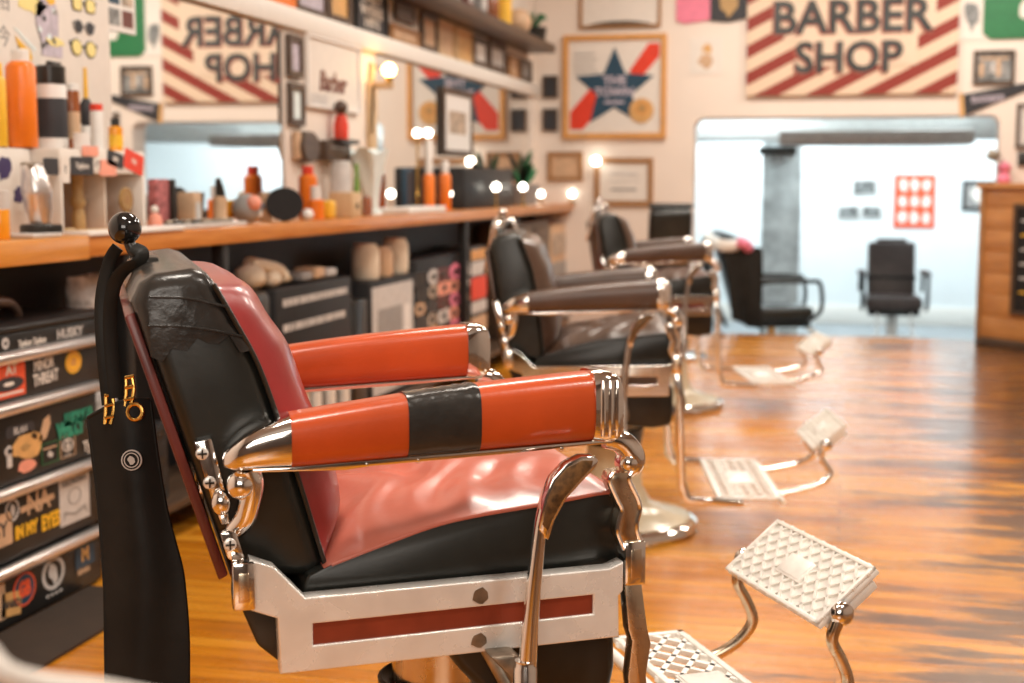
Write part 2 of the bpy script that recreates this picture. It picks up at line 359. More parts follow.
def barber_chair(label, loc, rz, lift=0, arm='orange', cushion='red', seat='seatred', back='maroon', taped=False, knob='ball', base='enamel', inlay='inlay', group=None, fine=True, metal='chrome', lever_side=-1, fx=0, fz=0, px=0, up=0):
    root = thing('barber_chair', label, 'barber chair', loc, rz, group)
    dx = -.09
    def sh(p): return [(x+dx, z+lift) for x, z in p]
    def bk_(p): return [(x+up*max(0, z-.6), z) for x, z in p]
    def X(x): return x+dx
    def Z(z): return z+lift
    # pedestal: stays on the floor
    p = MB().lathe([(0, 0), (.255, 0), (.262, .012), (.258, .03), (.246, .037), (.235, .04)], 'chrome', seg=40)
    p.build('base_ring', root)
    p = MB().lathe([(.24, .03), (.236, .042), (.17, .058), (.115, .085), (.09, .13), (.083, .2), (.08, .29), (.08, .33), (0, .33)], base, seg=36); p.build('pedestal', root)
    top = Z(.50)
    p = MB().lathe([(0, .3), (.072, .3), (.072, top), (0, top)], 'bronze', seg=28)
    p.lathe([(.070, Z(.30)), (.086, Z(.305)), (.092, Z(.345)), (.093, Z(.356)), (.088, Z(.359)), (.080, Z(.357)), (.070, Z(.345))], 'dark', seg=28)
    p.build('hydraulic_column', root)
    # under-seat casting
    p = MB().box((X(-.19), -.285, Z(.505)), (X(.205), .285, Z(.574)), 'dark', .008)
    p.prism(sh([(.02, .505), (.045, .46), (.075, .425), (.12, .402), (.19, .395), (.245, .405), (.252, .44), (.25, .52), (.02, .53)]), -.265, .265, 'dark', .028, seg=4)
    p.prism(sh([(-.218, .566), (-.20, .52), (-.175, .497), (-.15, .50), (-.15, .575), (-.21, .59)]), -.29, .29, 'dark', .004)
    p.build('seat_frame', root)
    for s in (-1, 1):
        y0, y1 = (-.318, -.292) if s < 0 else (.292, .318)
        o = MB()
        outer = [(-.208, .627), (-.184, .617), (-.149, .578), (.222, .583), (.238, .589), (.238, .557), (.232, .551), (.233, .5), (-.176, .495), (-.178, .56), (-.208, .572)]
        hole = [(-.142, .551), (.203, .556), (.203, .528), (-.142, .521)]
        tr = Matrix(((1, 0, 0, 0), (0, 0, -1, y1), (0, 1, 0, 0), (0, 0, 0, 1)))
        o.shape([sh(outer), sh(hole)], 'worn' if fine else metal, tr @ T(0, 0, .002), (y1-y0)/2-.002, .002)
        side = o.build('side_panel', root)
        MB().prism(sh(hole), y0+.004, y1-.004, inlay).build('panel_inlay', side)
        if taped and s < 0:
            for cx, cz, hh in ((.059, .5655, .0095), (.057, .511, .0085)): MB().shape([blob(.010, X(cx), Z(cz), 14, .16, 4, hh)], 'tarnish', Matrix(((1, 0, 0, 0), (0, 0, -1, y0+.0002), (0, 1, 0, 0), (0, 0, 0, 1))), .0005).build('tarnish_spot', side)
        # hinge block and strap on the back
        o = MB()
        ya, yb = (-.326, -.298) if s < 0 else (.298, .326)
        o.box((X(-.230), ya, Z(.573)), (X(-.205), yb, Z(.628)), metal, .003)
        o.box((X(-.224), ya-.002 if s < 0 else yb-.001, Z(.583)), (X(-.212), ya+.001 if s < 0 else yb+.002, Z(.617)), 'bronze', .0012)
        o.prism(sh([(-.241, .66), (-.223, .66), (-.214, .628), (-.226, .624), (-.234, .63)]), s*.283, s*.306, metal, .002)
        o.prism(sh([(-.266, .76), (-.246, .764), (-.231, .70), (-.228, .664), (-.237, .662), (-.247, .69)]), s*.271, s*.281, metal, .002)
        o.ball((X(-.237), s*.286, Z(.69)), .0115, metal, 16, sc=(1, .8, 1.3))
        o.tube([(X(-.208), s*.296, Z(.728)), (X(-.203), s*.296, Z(.712)), (X(-.206), s*.294, Z(.69)), (X(-.212), s*.29, Z(.67)), (X(-.226), s*.285, Z(.654))], [.015, .014, .0135, .013, .010], metal, 12)
        o.ball((X(-.216), s*.300, Z(.7125)), .0165, metal, 18, sc=(1, .9, 1.05))
        hs = o.build('hinge_bracket', root)
        if fine and s < 0:
            for x, z, yy in ((-.257, .747, -.282), (-.2495, .713, -.282), (-.2305, .646, -.307)):
                q = MB(); screw(q, X(x), yy, Z(z), s, .0075); q.build('screw', hs)
        # arm: pad, chrome ends, rail
        yc = s*.296; hw = .033
        def sec(x, zt, zb, w, n=28, pw=3.2):
            cz, hz = (zt+zb)/2, (zt-zb)/2; out = []
            for k in range(n):
                t = 2*math.pi*k/n; c, d = math.cos(t), math.sin(t)
                out.append((X(x), yc+w*math.copysign(abs(c)**(2/pw), c), Z(cz+hz*math.copysign(abs(d)**(2/pw), d))))
            return out
        top_ = lambda x: .7915+.0345*(x+.16)/.365+.004*math.sin(math.pi*(x+.16)/.365); bot_ = lambda x: .7305+.0115*(x+.16)/.365
        o = MB().rings([sec(x, top_(x), bot_(x), hw) for x in [-.165+.366*k/16 for k in range(17)]], arm)
        pad = o.build('armrest', root)
        if taped and s < 0:
            o = MB().rings([sec(x, top_(x)+.0012+.0007*math.sin(x*400), bot_(x)-.0012, hw+.0012) for x in [-.028+.086*k/12 for k in range(13)]], 'tape'); t_ = o.build('tape_band', pad); t_['label'] = 'black tape wrapped round the orange arm pad'
        o = MB().rings([sec(-.162, .793, .729, hw+.001), sec(-.175, .789, .7295, hw+.001), sec(-.195, .7825, .730, hw*.99), sec(-.212, .774, .730, hw*.93), sec(-.226, .762, .731, hw*.78), sec(-.234, .752, .734, hw*.5), sec(-.236, .746, .738, hw*.25)], metal)
        o.build('arm_tip', pad)
        o = MB().rings([sec(.1985, .829, .741, hw+.002), sec(.212, .829, .741, hw+.002, pw=5), sec(.224, .826, .742, hw+.0015, pw=6), sec(.232, .820, .745, hw*.97, pw=6), sec(.2365, .812, .75, hw*.86, pw=5), sec(.238, .80, .757, hw*.6)], metal)
        for xx in (.2075, .2165, .2255): o.tube([(X(xx), yc+s*(hw+.0005), Z(.818)), (X(xx), yc+s*(hw+.0015), Z(.80)), (X(xx), yc+s*(hw+.0015), Z(.765)), (X(xx), yc+s*(hw+.0005), Z(.75))], [.002, .0034, .0034, .002], metal, 8)
        o.build('arm_cap', pad)
        o = MB().prism(sh([(-.205, .729), (-.10, .7255), (-.07, .7285), (.10, .734), (.205, .739), (.225, .739), (.225, .744), (.20, .744), (-.15, .733), (-.205, .733)]), yc-.022, yc+.022, metal, .0015)
        for x in (-.075, -.015, .16): o.ball((X(x), yc+s*.018, Z(lerp_pts([(-.2, .728), (.2, .738)], x))), .0045, metal, 10)
        o.build('arm_rail', pad)
        # scroll and wavy post
        o = MB()
        o.tube([(X(.222), yc, Z(.742)), (X(.243), yc, Z(.737)), (X(.257), yc, Z(.722)), (X(.259), yc, Z(.709)), (X(.248), yc, Z(.702))], [.012, .015, .016, .015, .012], metal, 14)
        o.ball((X(.252), yc, Z(.711)), .016, metal, 16, sc=(1, 1.1, 1))
        wav = [(.240, .702, .013), (.236, .692, .0135), (.247, .668, .014), (.2515, .655, .0125), (.2475, .638, .0125), (.2475, .625, .0135), (.256, .606, .013)]
        L_ = [(x-w, z) for x, z, w in wav]; Rr = [(x+w, z) for x, z, w in wav][::-1]
        o.prism(sh(L_+Rr), yc-.016, yc+.016, 'bronze' if fine else metal, .003)
        for q in ([(x-w*.95, z) for x, z, w in wav], [(x+w*.95, z) for x, z, w in wav]):
            o.tube([(X(x), yc+s*.015, Z(z)) for x, z in q], .0032, metal, 8)
        o.box((X(.2425), yc-.021, Z(.560)), (X(.2705), yc+.021, Z(.616)), metal, .004)
        o.box((X(.250), yc+s*.0205-.001, Z(.570)), (X(.264), yc+s*.0205+.001, Z(.606)), 'bronze', .001)
        o.build('arm_post', root)
        o = MB()
        leg = [(.247, .563), (.270, .563), (.279, .50), (.284, .48), (.278, .44), (.286, .34+fz), (.302, .29+fz), (.45, .280+fz), (.45, .262+fz), (.29, .266+fz), (.264, .30+fz), (.253, .44), (.258, .485), (.253, .50)]
        o.prism(sh(leg), s*.292-.011, s*.292+.011, 'bronze' if fine else metal, .003)
        o.build('footrest_leg', root)
    # seat
    seam = [(-.14, .598), (-.113, .608), (-.05, .628), (.008, .645), (.06, .654), (.158, .664), (.225, .672), (.25, .668)]
    o = MB()
    poly = [(-.15, .572), (.235, .575), (.248, .59), (.252, .62), (.248, .668)] + [(x, z) for x, z in reversed(seam[:-1])]
    o.prism(sh(poly), -.286, .286, 'vinyl', .004)
    sb = o.build('seat', root)
    def seat_top(u, v):
        x = -.122+.374*u; t = v*2-1; y = .288*t
        z = lerp_pts(seam, x)
        e = (1-abs(t)**3.2)*(1-max(0, (u-.86)/.14)**2.2)*(1-max(0, (.05-u)/.05)**2)
        w = .0075*math.sin(55*x+14*y+2.2*math.sin(17*y+5*x))*math.exp(-((x+.02)/.10)**2) + .0055*math.sin(38*(x*.5-y)+3*math.sin(20*x))*math.exp(-((x-.10)/.09)**2)
        w += .0042*math.sin(95*x-30*y+2*math.sin(25*y))*math.exp(-((y+.2)/.07)**2)*math.exp(-((x-.06)/.14)**2)
        return (X(x), y, Z(z+e*.026+max(0, e)*w))
    MB().grid(seat_top, 90, 70, seat).build('seat_cushion', sb, ang=180)
    o = MB()
    for s in (-1, 1): o.tube([(X(x), s*.287, Z(z+.0005)) for x, z in seam[1:]], .0028, seat if taped else 'dark', 8)
    o.tube([(X(.251), -.287, Z(.668)), (X(.251), .287, Z(.668))], .0028, seat if taped else 'dark', 8)
    o.build('seat_piping', sb)
    # back
    front = [(-.118, .605), (-.147, .708), (-.163, .76), (-.190, .842), (-.216, .895), (-.239, .938)]
    flat = front
    shell = [(-.226, .602), (-.213, .596), (-.135, .590)] + front + [(-.246, .947), (-.262, .952), (-.302, .947), (-.318, .938), (-.326, .918)]
    o = slab(MB(), sh(bk_(shell)), .27, .016, 'vinyl')
    bk = o.build('backrest', root)
    o = MB().prism(sh(bk_([(-.240, .592), (-.229, .598), (-.326, .908), (-.337, .903)])), -.262, .262, back, .003)
    o.build('back_panel', bk)
    front = bk_(front)
    def fr(u):
        n = (len(front)-1)*u; i = min(int(n), len(front)-2); t = n-i
        return Vector((front[i][0]*(1-t)+front[i+1][0]*t, 0, front[i][1]*(1-t)+front[i+1][1]*t))
    def cush(u, v):
        t = v*2-1; p = fr(u); d = (fr(min(1, u+.05))-fr(max(0, u-.05))).normalized(); n = Vector((d.z, 0, -d.x))
        e = (1-abs(t)**7.0)*(1-abs(2*u-1)**9)*(1.28-.5*u)
        q = p+n*(e*(.050+.0015*math.sin(u*22+3*t)*math.cos(t*5)))
        return (q.x+dx, t*.272, q.z+lift)
    MB().grid(cush, 44, 44, cushion).build('back_cushion', bk, ang=180)
    for s in (-1, 1): MB().tube([(X(x), s*.271, Z(z)) for x, z in front], .003, 'dark', 8).build('back_piping', bk)
    if taped:
        q = random.Random(3)
        low = [(-.306+.107*k/9, .862+q.uniform(-.006, .006)+(.014 if 3 < k < 8 else 0)) for k in range(10)]
        low[0] = (-.3095, .858); low[1] = (-.297, .852); low[2] = (-.287, .866); low[-1] = (-.1975, .862)
        cap = low + [(-.2145, .897), (-.2375, .940), (-.246, .9505), (-.262, .9558), (-.303, .9508), (-.320, .9405), (-.3305, .919)]
        o = slab(MB(), sh(cap), .2735, .020, 'tape', keep=range(10))
        for a, b in (((-.31, .925), (-.225, .912)), ((-.312, .893), (-.209, .878))): o.tube([(X(a[0]), -.2735, Z(a[1])), (X((a[0]+b[0])/2), -.2742, Z((a[1]+b[1])/2+.004)), (X(b[0]), -.2735, Z(b[1]))], .0016, 'tape', 6)
        t_ = o.build('tape_wrap', bk); t_['label'] = 'shiny black tape wrapped over the top of the backrest'
    # headrest post
    o = MB()
    if knob == 'ball':
        o.tube([(X(-.296), 0, Z(.935)), (X(-.316), 0, Z(.962)), (X(-.324), 0, Z(.976))], [.013, .009, .0065], 'dark', 12)
        o.ball((X(-.328), 0, Z(.9935)), .0212, 'ball', 28)
        o.box((X(-.322), -.03, Z(.945)), (X(-.287), .03, Z(.957)), 'dark', .004)
        hp = o.build('headrest_knob', root)
    else:
        def H(x, z): return (X(x+up*max(0, z-.6)), 0, Z(z))
        o.tube([H(-.335, .82), H(-.328, .90), H(-.322, .965), H(-.316, .995)], [.010, .014, .022, .010], metal, 14)
        o.ball(H(-.315, 1.006), .013, metal, 14)
        o.tube([H(-.322, .955), H(-.285, .985), H(-.262, .945)], .009, metal, 10)
        o.build('headrest_post', root)
    # lever
    ly = lever_side*.362
    o = MB().tube([(X(.100), ly, Z(.36)), (X(.103), ly, Z(.47)), (X(.109), ly, Z(.56)), (X(.118), ly, Z(.645)), (X(.124), ly, Z(.675))], [.0125, .0115, .0095, .008, .0085], metal, 14)
    o.lathe([(.0, .3), (.014, .3), (.0145, .488), (.0125, .492), (.0125, .497), (0, .497)], metal, (X(.101), ly, lift), 18)
    pad_out = [(.114, .655), (.121, .690), (.131, .713), (.147, .729), (.166, .737), (.182, .7365), (.1875, .7305), (.183, .722), (.166, .706), (.148, .688), (.134, .664), (.126, .640)]
    o.prism(sh(pad_out), ly-.010, ly+.010, metal, .002)
    lv = o.build('recline_lever', root)
    ins = [(.1185, .660), (.1245, .690), (.134, .7105), (.1485, .7255), (.166, .7325), (.180, .7315), (.178, .7235), (.162, .708), (.1445, .689), (.1305, .665), (.125, .652)]
    MB().prism(sh(ins), ly-.0112, ly+.0112, 'grip', .001).build('lever_grip', lv)
    o = MB().prism(sh([(.062, .50), (.095, .50), (.118, .475), (.122, .44), (.10, .40), (.085, .40), (.10, .44), (.085, .475)]), ly+.012*-lever_side, ly+.075*-lever_side, 'tarnish', .004)
    o.tube([(X(.07), ly-lever_side*.08, Z(.505)), (X(.10), ly-lever_side*.03, Z(.44)), (X(.104), ly, Z(.40))], .012, 'tarnish', 10)
    o.build('lever_bracket', root)
    # footrest: lower tread, bent tubes, tilted plate
    o = MB()
    lattice(o, X((.455 if fine else .38)+fx), X((.583 if fine else .56)+fx), -.285, .285, Z(.277+fz), None, 'plate', 3, 10, .009, .008, .012, (.075, .16))
    o.tube([(X(.44+fx), -.285, Z(.270+fz)), (X(.44+fx), .285, Z(.270+fz))], .010, 'plate', 10)
    o.tube([(X(.567+fx), -.275, Z(.270+fz)), (X(.567+fx), .275, Z(.270+fz))], .009, 'plate', 10)
    o.build('tread_platform', root)
    a = Vector((X(.600+fx+px), 0, Z(.4275+fz*1.3))); b_ = Vector((X(.693+fx+px), 0, Z(.503+fz*1.3))); ex = (b_-a).normalized(); ez = Vector((-ex.z, 0, ex.x)); ln = (b_-a).length
    P = Matrix(((ex.x, 0, ez.x, a.x), (0, 1, 0, 0), (ex.z, 0, ez.z, a.z), (0, 0, 0, 1)))
    o = MB().box((0, -.15, -.010), (ln, .15, -.001), 'plate', .002, P)
    lattice(o, 0, ln, -.15, .15, -.001, P, 'plate', 4, 9, .0042, .0042, .007, (.040, .075))
    o.box((.012, -.145, -.03), (ln-.012, .145, -.008), 'plate', .006, P)
    fp = o.build('footplate', root)
    for s in (-1, 1):
        y = s*.135
        o = MB().tube([(X(.555+fx), y*1.3, Z(.272+fz)), (X(.59+fx), y*1.28, Z(.276+fz)), (X(.628+fx+px*.8), y*1.2, Z(.30+fz)), (X(.650+fx+px), y*1.13, Z(.335+fz*1.1)), (X(.640+fx+px), y*1.13, Z(.37+fz*1.2)), (X(.622+fx+px), y*1.14, Z(.405+fz*1.3)), (X(.632+fx+px), y*1.15, Z(.437+fz*1.3))], [.0095]*4+[.009, .009, .010], metal if not fine else 'bronze', 12)
        o.ball((X(.636+fx+px), y*1.15, Z(.442+fz*1.3)), .0155, metal, 14, sc=(1.2, .8, 1.2))
        o.build('footplate_arm', root)
    return root

G1 = R(30); XD = Vector((math.cos(G1), math.sin(G1), 0)); YD = Vector((-math.sin(G1), math.cos(G1), 0)); O1 = Vector((-.621, 1.808, 0))
barber_chair('orange and black antique barber chair with taped arm, sharpest and nearest in the room', O1+XD*.09, G1, 0, taped=True)
def along(u, d, y0=0):   # floor point seen at column u at distance d along the view
    q = EYEP+sight(u, 300)*d; return Vector((q.x, q.y, 0))
p = along(585, 4.24); a = R(11); barber_chair('brown and black antique barber chair standing directly behind the orange one, white pedestal foot', p+Vector((math.cos(a), math.sin(a), 0))*.09, a, -.042, 'brown', 'brown', 'brown', 'brown', False, 'post', inlay='brown', fine=False, fx=.0, fz=-.085, px=.07, up=.16)
p = along(651, 6.6); a = R(15); barber_chair('third brown antique barber chair down the row, its back against the pale wall', p+Vector((math.cos(a), math.sin(a), 0))*.09, a, -.035, 'brown', 'brown', 'brown', 'brown', False, 'post', inlay='maroon', fine=False, fx=.06, fz=-.10, px=.07, up=.16)

# strop and strap hanging from the nearest chair's knob, behind the backrest
def c1(x, y, z): return O1+XD*x+YD*y+Vector((0, 0, z))
def at(u, v, d): return EYEP+sight(u, v)*d
st = thing('leather_strop', 'long black leather strop with brass clips hanging behind the orange barber chair', 'strop', at(128, 256, 1.80))
inv = Matrix.Translation(-st.location)
o = MB().tube([at(133, 247, 1.79), at(142, 252, 1.785), at(139, 263, 1.785), at(124, 270, 1.79), at(113, 290, 1.80), at(110, 330, 1.81), at(116, 398, 1.82)], .009, 'strop', 10, inv, flat=.22, flat_dir=RT)
o.tube([at(118, 247, 1.815), at(109, 262, 1.82), at(101, 300, 1.825), at(102, 345, 1.825), at(108, 405, 1.83)], .008, 'strop', 10, inv, flat=.22, flat_dir=RT)
sp = o.build('strap', st)
o = MB()
for (u, v) in ((110, 402), (130, 384)):
    for k in (-1, 1): o.tube([at(u+k*3-1, v-8, 1.82), at(u+k*4, v+6, 1.82), at(u+k*3-2, v+22, 1.82)], .0024, 'brass', 8, inv)
    for dv in (-6, 4, 16): o.tube([at(u-5, v+dv, 1.819), at(u+4, v+dv-2, 1.819)], .0024, 'brass', 8, inv)
ring = [at(135+7.5*math.cos(t), 412+8*math.sin(t), 1.818) for t in [2*math.pi*k/16 for k in range(17)]]
o.tube(ring, .0028, 'brass', 8, inv, smooth=False)
o.build('brass_clip', st)
L_ = [(88, 418), (93, 455), (100, 515), (105, 585), (106, 640), (107, 715)]
Rr = [(150, 400), (157, 455), (166, 510), (183, 575), (188, 634), (188, 715)]
def sheet(off):
    def f(u, v):
        n = 5*u; i = min(int(n), 4); t = n-i
        lu, lv = L_[i][0]*(1-t)+L_[i+1][0]*t, L_[i][1]*(1-t)+L_[i+1][1]*t; ru, rv = Rr[i][0]*(1-t)+Rr[i+1][0]*t, Rr[i][1]*(1-t)+Rr[i+1][1]*t
        return inv @ at(lu*(1-v)+ru*v, lv*(1-v)+rv*v-6*math.sin(math.pi*v)*(1-u), 1.83+off-.012*math.sin(math.pi*v)+.005*math.sin(v*7+u*3)*u)
    return f
o = MB().grid(sheet(0), 24, 16, 'strop').grid(sheet(.005), 24, 16, 'strop')
for v in (0, 1): o.tube([sheet(.0025)(k/12, v) for k in range(13)], .003, 'strop', 8)
o.tube([sheet(.0025)(0, k/8) for k in range(9)], .003, 'strop', 8); o.tube([sheet(.0025)(1, k/8) for k in range(9)], .003, 'strop', 8)
lp = o.build('strop_leather', st, ang=180)
o = MB(); c_ = inv @ at(132, 460, 1.806); Tb = Matrix.Translation(c_) @ Matrix((RT, UP, -FW)).transposed().to_4x4()
o.shape([disc(.0135)], 'lgrey', Tb, .0012); o.shape([disc(.0118)], 'strop', Tb @ T(0, 0, .0016), .0006); o.shape([disc(.0098), disc(.0085)], 'lgrey', Tb @ T(0, 0, .0026), .0004)
o.shape([blob(.005, 0, 0, 10, .3, 4)], 'lgrey', Tb @ T(0, 0, .0026), .0004)
o.build('round_badge', lp)
# a second lashing of the same brown leather across the top of the loop is part of the strap

# ------------------------------------------------------------------ salon chairs
def salon_chair(label, loc, rz, leather, zseat=.46, wide=.5, group=None, base='chrome', frame='steelblack', recline=12):
    r = thing('salon_chair', label, 'salon chair', loc, rz, group); h = wide/2; zs = zseat
    MB().lathe([(0, 0), (.27, 0), (.275, .012), (.25, .028), (.06, .05), (.05, .08), (.05, zs-.1), (0, zs-.1)], base, seg=32).build('pedestal', r)
    MB().box((-.24, -h, zs-.10), (.26, h, zs), leather, .03, seg=3).build('seat', r)
    MB().box((-.22, -h*.9, zs-.15), (.24, h*.9, zs-.09), frame, .01).build('seat_frame', r)
    Tb = T(-.22, 0, zs-.05) @ Matrix.Rotation(R(-recline), 4, 'Y')
    o = MB().box((-.06, -h*.86, 0), (.045, h*.86, .50), leather, .03, Tb, 3); o.box((-.052, -h*.9, .17), (.052, h*.9, .20), frame, .004, Tb); o.build('backrest', r)
    MB().box((-.03, -.13, .50), (.03, .13, .53), leather, .015, Tb, 3).build('headrest', r)
    for s in (-1, 1):
        y = s*(h+.03)
        MB().tube([(.20, y, zs-.1), (.30, y, zs-.02), (.29, y, zs+.17), (.20, y, zs+.19), (-.18, y, zs+.17), (-.25, y, zs+.02)], .016, frame, 10).build('arm_frame', r)
        MB().box((-.17, y-.035, zs+.175), (.20, y+.035, zs+.215), leather, .014, seg=3).build('arm_pad', r)
    o = MB()
    for s in (-1, 1): o.tube([(.22, s*.14, zs-.12), (.36, s*.14, zs-.26), (.42, s*.14, .12)], .012, base, 10)
    o.build('footrest_bar', r)
    MB().box((.36, -.19, .10), (.55, .19, .118), base, .006).build('footplate', r)
    return r
q = on_y(893, 300, 12.1)
salon_chair('dark brown salon chair facing out of the bright white back room', (q.x, 12.25, -.31), R(-88), 'darkbrown', .42, .46, base='white')
q = on_y(768, 300, 10.35)
sc_ = salon_chair('black salon chair with a cape thrown over its back, left in the white room', (q.x+.02, 10.55, -.31), R(14), 'vinyl', .47, .5, recline=16)
q = on_y(664, 225, 8.3)
salon_chair('black salon chair seen from its back, near the framed certificates on the cream wall', (q.x-.02, 8.45, 0), R(104), 'vinyl', .47, .29)
# cape over the back of the black chair
cp = MB()
q = Vector(sc_.location); Tc = Matrix.Translation(q) @ Matrix.Rotation(R(14), 4, 'Z')
def cape(u, v):
    x = -.47-.05*math.sin(u*math.pi)+.10*u; y = -.30+.58*v; z = 1.0-.64*u
    return (x+.05*v*u+.018*math.sin(v*16+u*2)*u-.02, y-.02*u, z-.04*abs(2*v-1)**2)
cp.grid(cape, 18, 30, 'strop', Tc)
cp.grid(lambda u, v: (-.47-.02*math.sin(u*3)+.22*u, -.30+.58*v, 1.01-.05*u+.03*math.sin(u*3.1)-.03*abs(2*v-1)**2), 8, 20, 'strop', Tc)
cp.grid(lambda u, v: (-.46+.10*u+.30*v*(1-.2*u)+.015*math.sin(v*14+u*3), -.335-.02*math.sin(v*9)*u, 1.0-.10*v-.60*u), 18, 24, 'strop', Tc)
o = single('barber_cape', cp, 'black cape with a pale and pink printed collar draped over a black salon chair back', 'cape')
cl = MB().tube([Tc @ Vector(p) for p in ((-.45, .1, .99), (-.50, -.1, .97), (-.46, -.31, .93), (-.36, -.33, .92), (-.27, -.31, .95))], [.03, .04, .045, .045, .03], 'paper', 12).tube([Tc @ Vector(p) for p in ((-.33, -.36, .95), (-.27, -.36, .93), (-.24, -.33, .90))], .038, 'pink', 10); k_ = cl.build('collar', o); k_['label'] = 'pale collar with a pink patch'
# ------------------------------------------------------------------ room shell
DW, XM = 9.71, -2.15            # far wall and mirror wall
HI = 3.0
struct('floor', MB().box((XM-.1, -2.5, -.06), (3.2, DW+.22, 0), 'floor'))
struct('wall_left', MB().box((XM-.14, -2.5, -.05), (XM-.02, DW+.2, HI), 'wall'))
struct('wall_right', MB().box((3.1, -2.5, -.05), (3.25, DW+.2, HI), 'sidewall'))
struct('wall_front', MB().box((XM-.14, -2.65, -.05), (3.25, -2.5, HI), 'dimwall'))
struct('ceiling', MB().box((XM-.14, -2.65, HI), (3.25, DW+.25, HI+.1), 'ceiling'))
# far wall with a wide low opening, rounded top corner
def opening():
    l, r, t, rad = -1.035, .955, 1.50, .07
    pts = [(r, -.06), (r, t-rad)] + [(r-rad+rad*math.cos(R(k)), t-rad+rad*math.sin(R(k))) for k in range(10, 91, 10)]
    pts += [(l+rad-rad*math.sin(R(k)), t-rad+rad*math.cos(R(k))) for k in range(0, 91, 10)] + [(l, -.06)]
    return pts
out = [(XM-.14, -.06), (-1.035, -.06)]
o = MB(); wl = [(XM-.14, -.06)] + opening()[::-1] + [(3.25, -.06), (3.25, HI), (XM-.14, HI)]
o.prism(wl, DW, DW+.2, 'wall'); struct('wall_back', o)
# lower room behind
FY = 14.0
struct('floor_lower', MB().box((-2.6, DW+.2, -.37), (3.2, FY+.1, -.31), 'far_floor'))
struct('wall_step', MB().box((-2.6, DW+.12, -.37), (3.2, DW+.2, -.06), 'far_white'))
struct('wall_lower_back', MB().box((-2.6, FY, -.4), (3.2, FY+.12, 2.3), 'far_white'))
struct('wall_lower_left', MB().box((-2.72, DW+.2, -.4), (-2.6, FY+.1, 2.3), 'far_white'))
struct('wall_lower_right', MB().box((3.2, DW+.2, -.4), (3.32, FY+.1, 2.3), 'far_white'))
struct('ceiling_lower', MB().box((-2.72, DW+.2, 2.1), (3.32, FY+.1, 2.2), 'far_white'))
struct('baseboard_back', MB().box((-2.6, FY-.025, -.31), (3.2, FY, -.13), 'white_trim', .005))
o = MB().box((-1.62, 12.2, -.31), (-1.5, FY, 2.1), 'far_white', .004); struct('wall_partition', o)
o = MB().box((-.73, 12.5, -.31), (-.40, 12.8, 2.1), 'concrete', .006); struct('pillar', o)
o = MB().box((-.76, 12.42, 1.30), (-.44, 12.5, 1.37), 'dark', .008).box((-.66, 12.44, 1.24), (-.54, 12.5, 1.31), 'grey', .005)
single('wall_bracket', o, 'dark bracketed box fixed near the top of the grey concrete pillar', 'bracket')
# ducts under the lower ceiling
o = MB().box((-2.4, 11.5, 1.40), (2.9, 11.9, 1.80), 'palegrey', .02); o.box((-.52, 10.9, 1.345), (.90, 11.45, 1.45), 'duct', .015)
o.tube([(-2.2, 10.6, 1.62), (2.9, 10.6, 1.62)], .10, 'lgrey', 16, smooth=False)
single('ceiling_duct', o, 'grey ducts running under the ceiling of the white back room', 'duct')

# ------------------------------------------------------------------ framed things
def frame(name, label, cat, W, w, h, fw, fm, pm, group=None, depth=.02, mount=None, art=None):
    """W: wall matrix at the centre; frame moulding, mount and picture"""
    r = thing(name, label, cat, group=group, matrix=W)
    MB().shape([rect(w, h), rect(w-2*fw, h-2*fw)], fm, T(0, 0, .001), depth/2-.001, .001).build('frame', r)
    o = MB().box((-w/2+fw*.5, -h/2+fw*.5, .002), (w/2-fw*.5, h/2-fw*.5, depth*.45), pm)
    if mount: o.shape([rect(w-2*fw, h-2*fw), rect(w-2*fw-2*mount[0], h-2*fw-2*mount[0])], mount[1], T(0, 0, depth*.45), .0012)
    if art: art(o, depth*.45+.002)
    o.build('picture', r)
    return r
def onB(u0, v0, u1, v1, y=DW):
    a, b = on_y(u0, v0, y), on_y(u1, v1, y); return wallB((a.x+b.x)/2, (a.z+b.z)/2, y), abs(a.x-b.x), abs(a.z-b.z)
def onL(u0, v0, u1, v1, x=XM):
    um = (u0+u1)/2; vm = (v0+v1)/2
    a, b = on_x(u0, vm, x), on_x(u1, vm, x); c, d = on_x(um, v0, x), on_x(um, v1, x)
    return wallL((a.y+b.y)/2, (c.z+d.z)/2, x), abs(a.y-b.y), abs(c.z-d.z)

# star poster
W, w, h = onB(564, 36, 666, 138)
def star(o, z):
    def lift(m, lp, dz): o.shape([lp], m, T(0, 0, z+dz), .0006)
    s = w/.72
    lift('brightred', [(.10, .10), (.235, .29), (.31, .29), (.31, .20), (.18, .05)], .001)
    lift('brightred', [(-.31, -.29), (-.31, -.17), (-.16, .0), (-.05, -.10), (-.22, -.29)], .001)
    pts = []
    for k in range(10):
        rr = (.283 if k % 2 == 0 else .127); a = R(90+36*k); pts.append((rr*math.cos(a)*1.02, rr*math.sin(a)-.015))
    lift('navy', pts, .002)
    o.text('THE', .080, 'lilac', T(.0, .04, z+.0035), .0006, .003, sx=1.1); o.text('TOWN', .080, 'lilac', T(0, -.04, z+.0035), .0006, .003, sx=1.05)
    o.box((-.07, -.115, z+.0035), (.07, -.098, z+.0045), 'lilac')
    lift('gold', disc(.085, .19, -.165, 24), .004); lift('ochre', disc(.05, .195, -.15, 20), .0055); lift('emblem', disc(.026, .195, -.15, 14), .007)
    for k in range(4): o.box((-.29, .22-.04*k, z+.001), (-.14+.02*(k % 2), .228-.04*k, z+.002), 'grey')
frame('star_poster', 'framed poster of a dark blue star with a red ribbon on the cream far wall', 'poster', W, w, h, .035, 'ochre', 'paper', art=star, depth=.03)

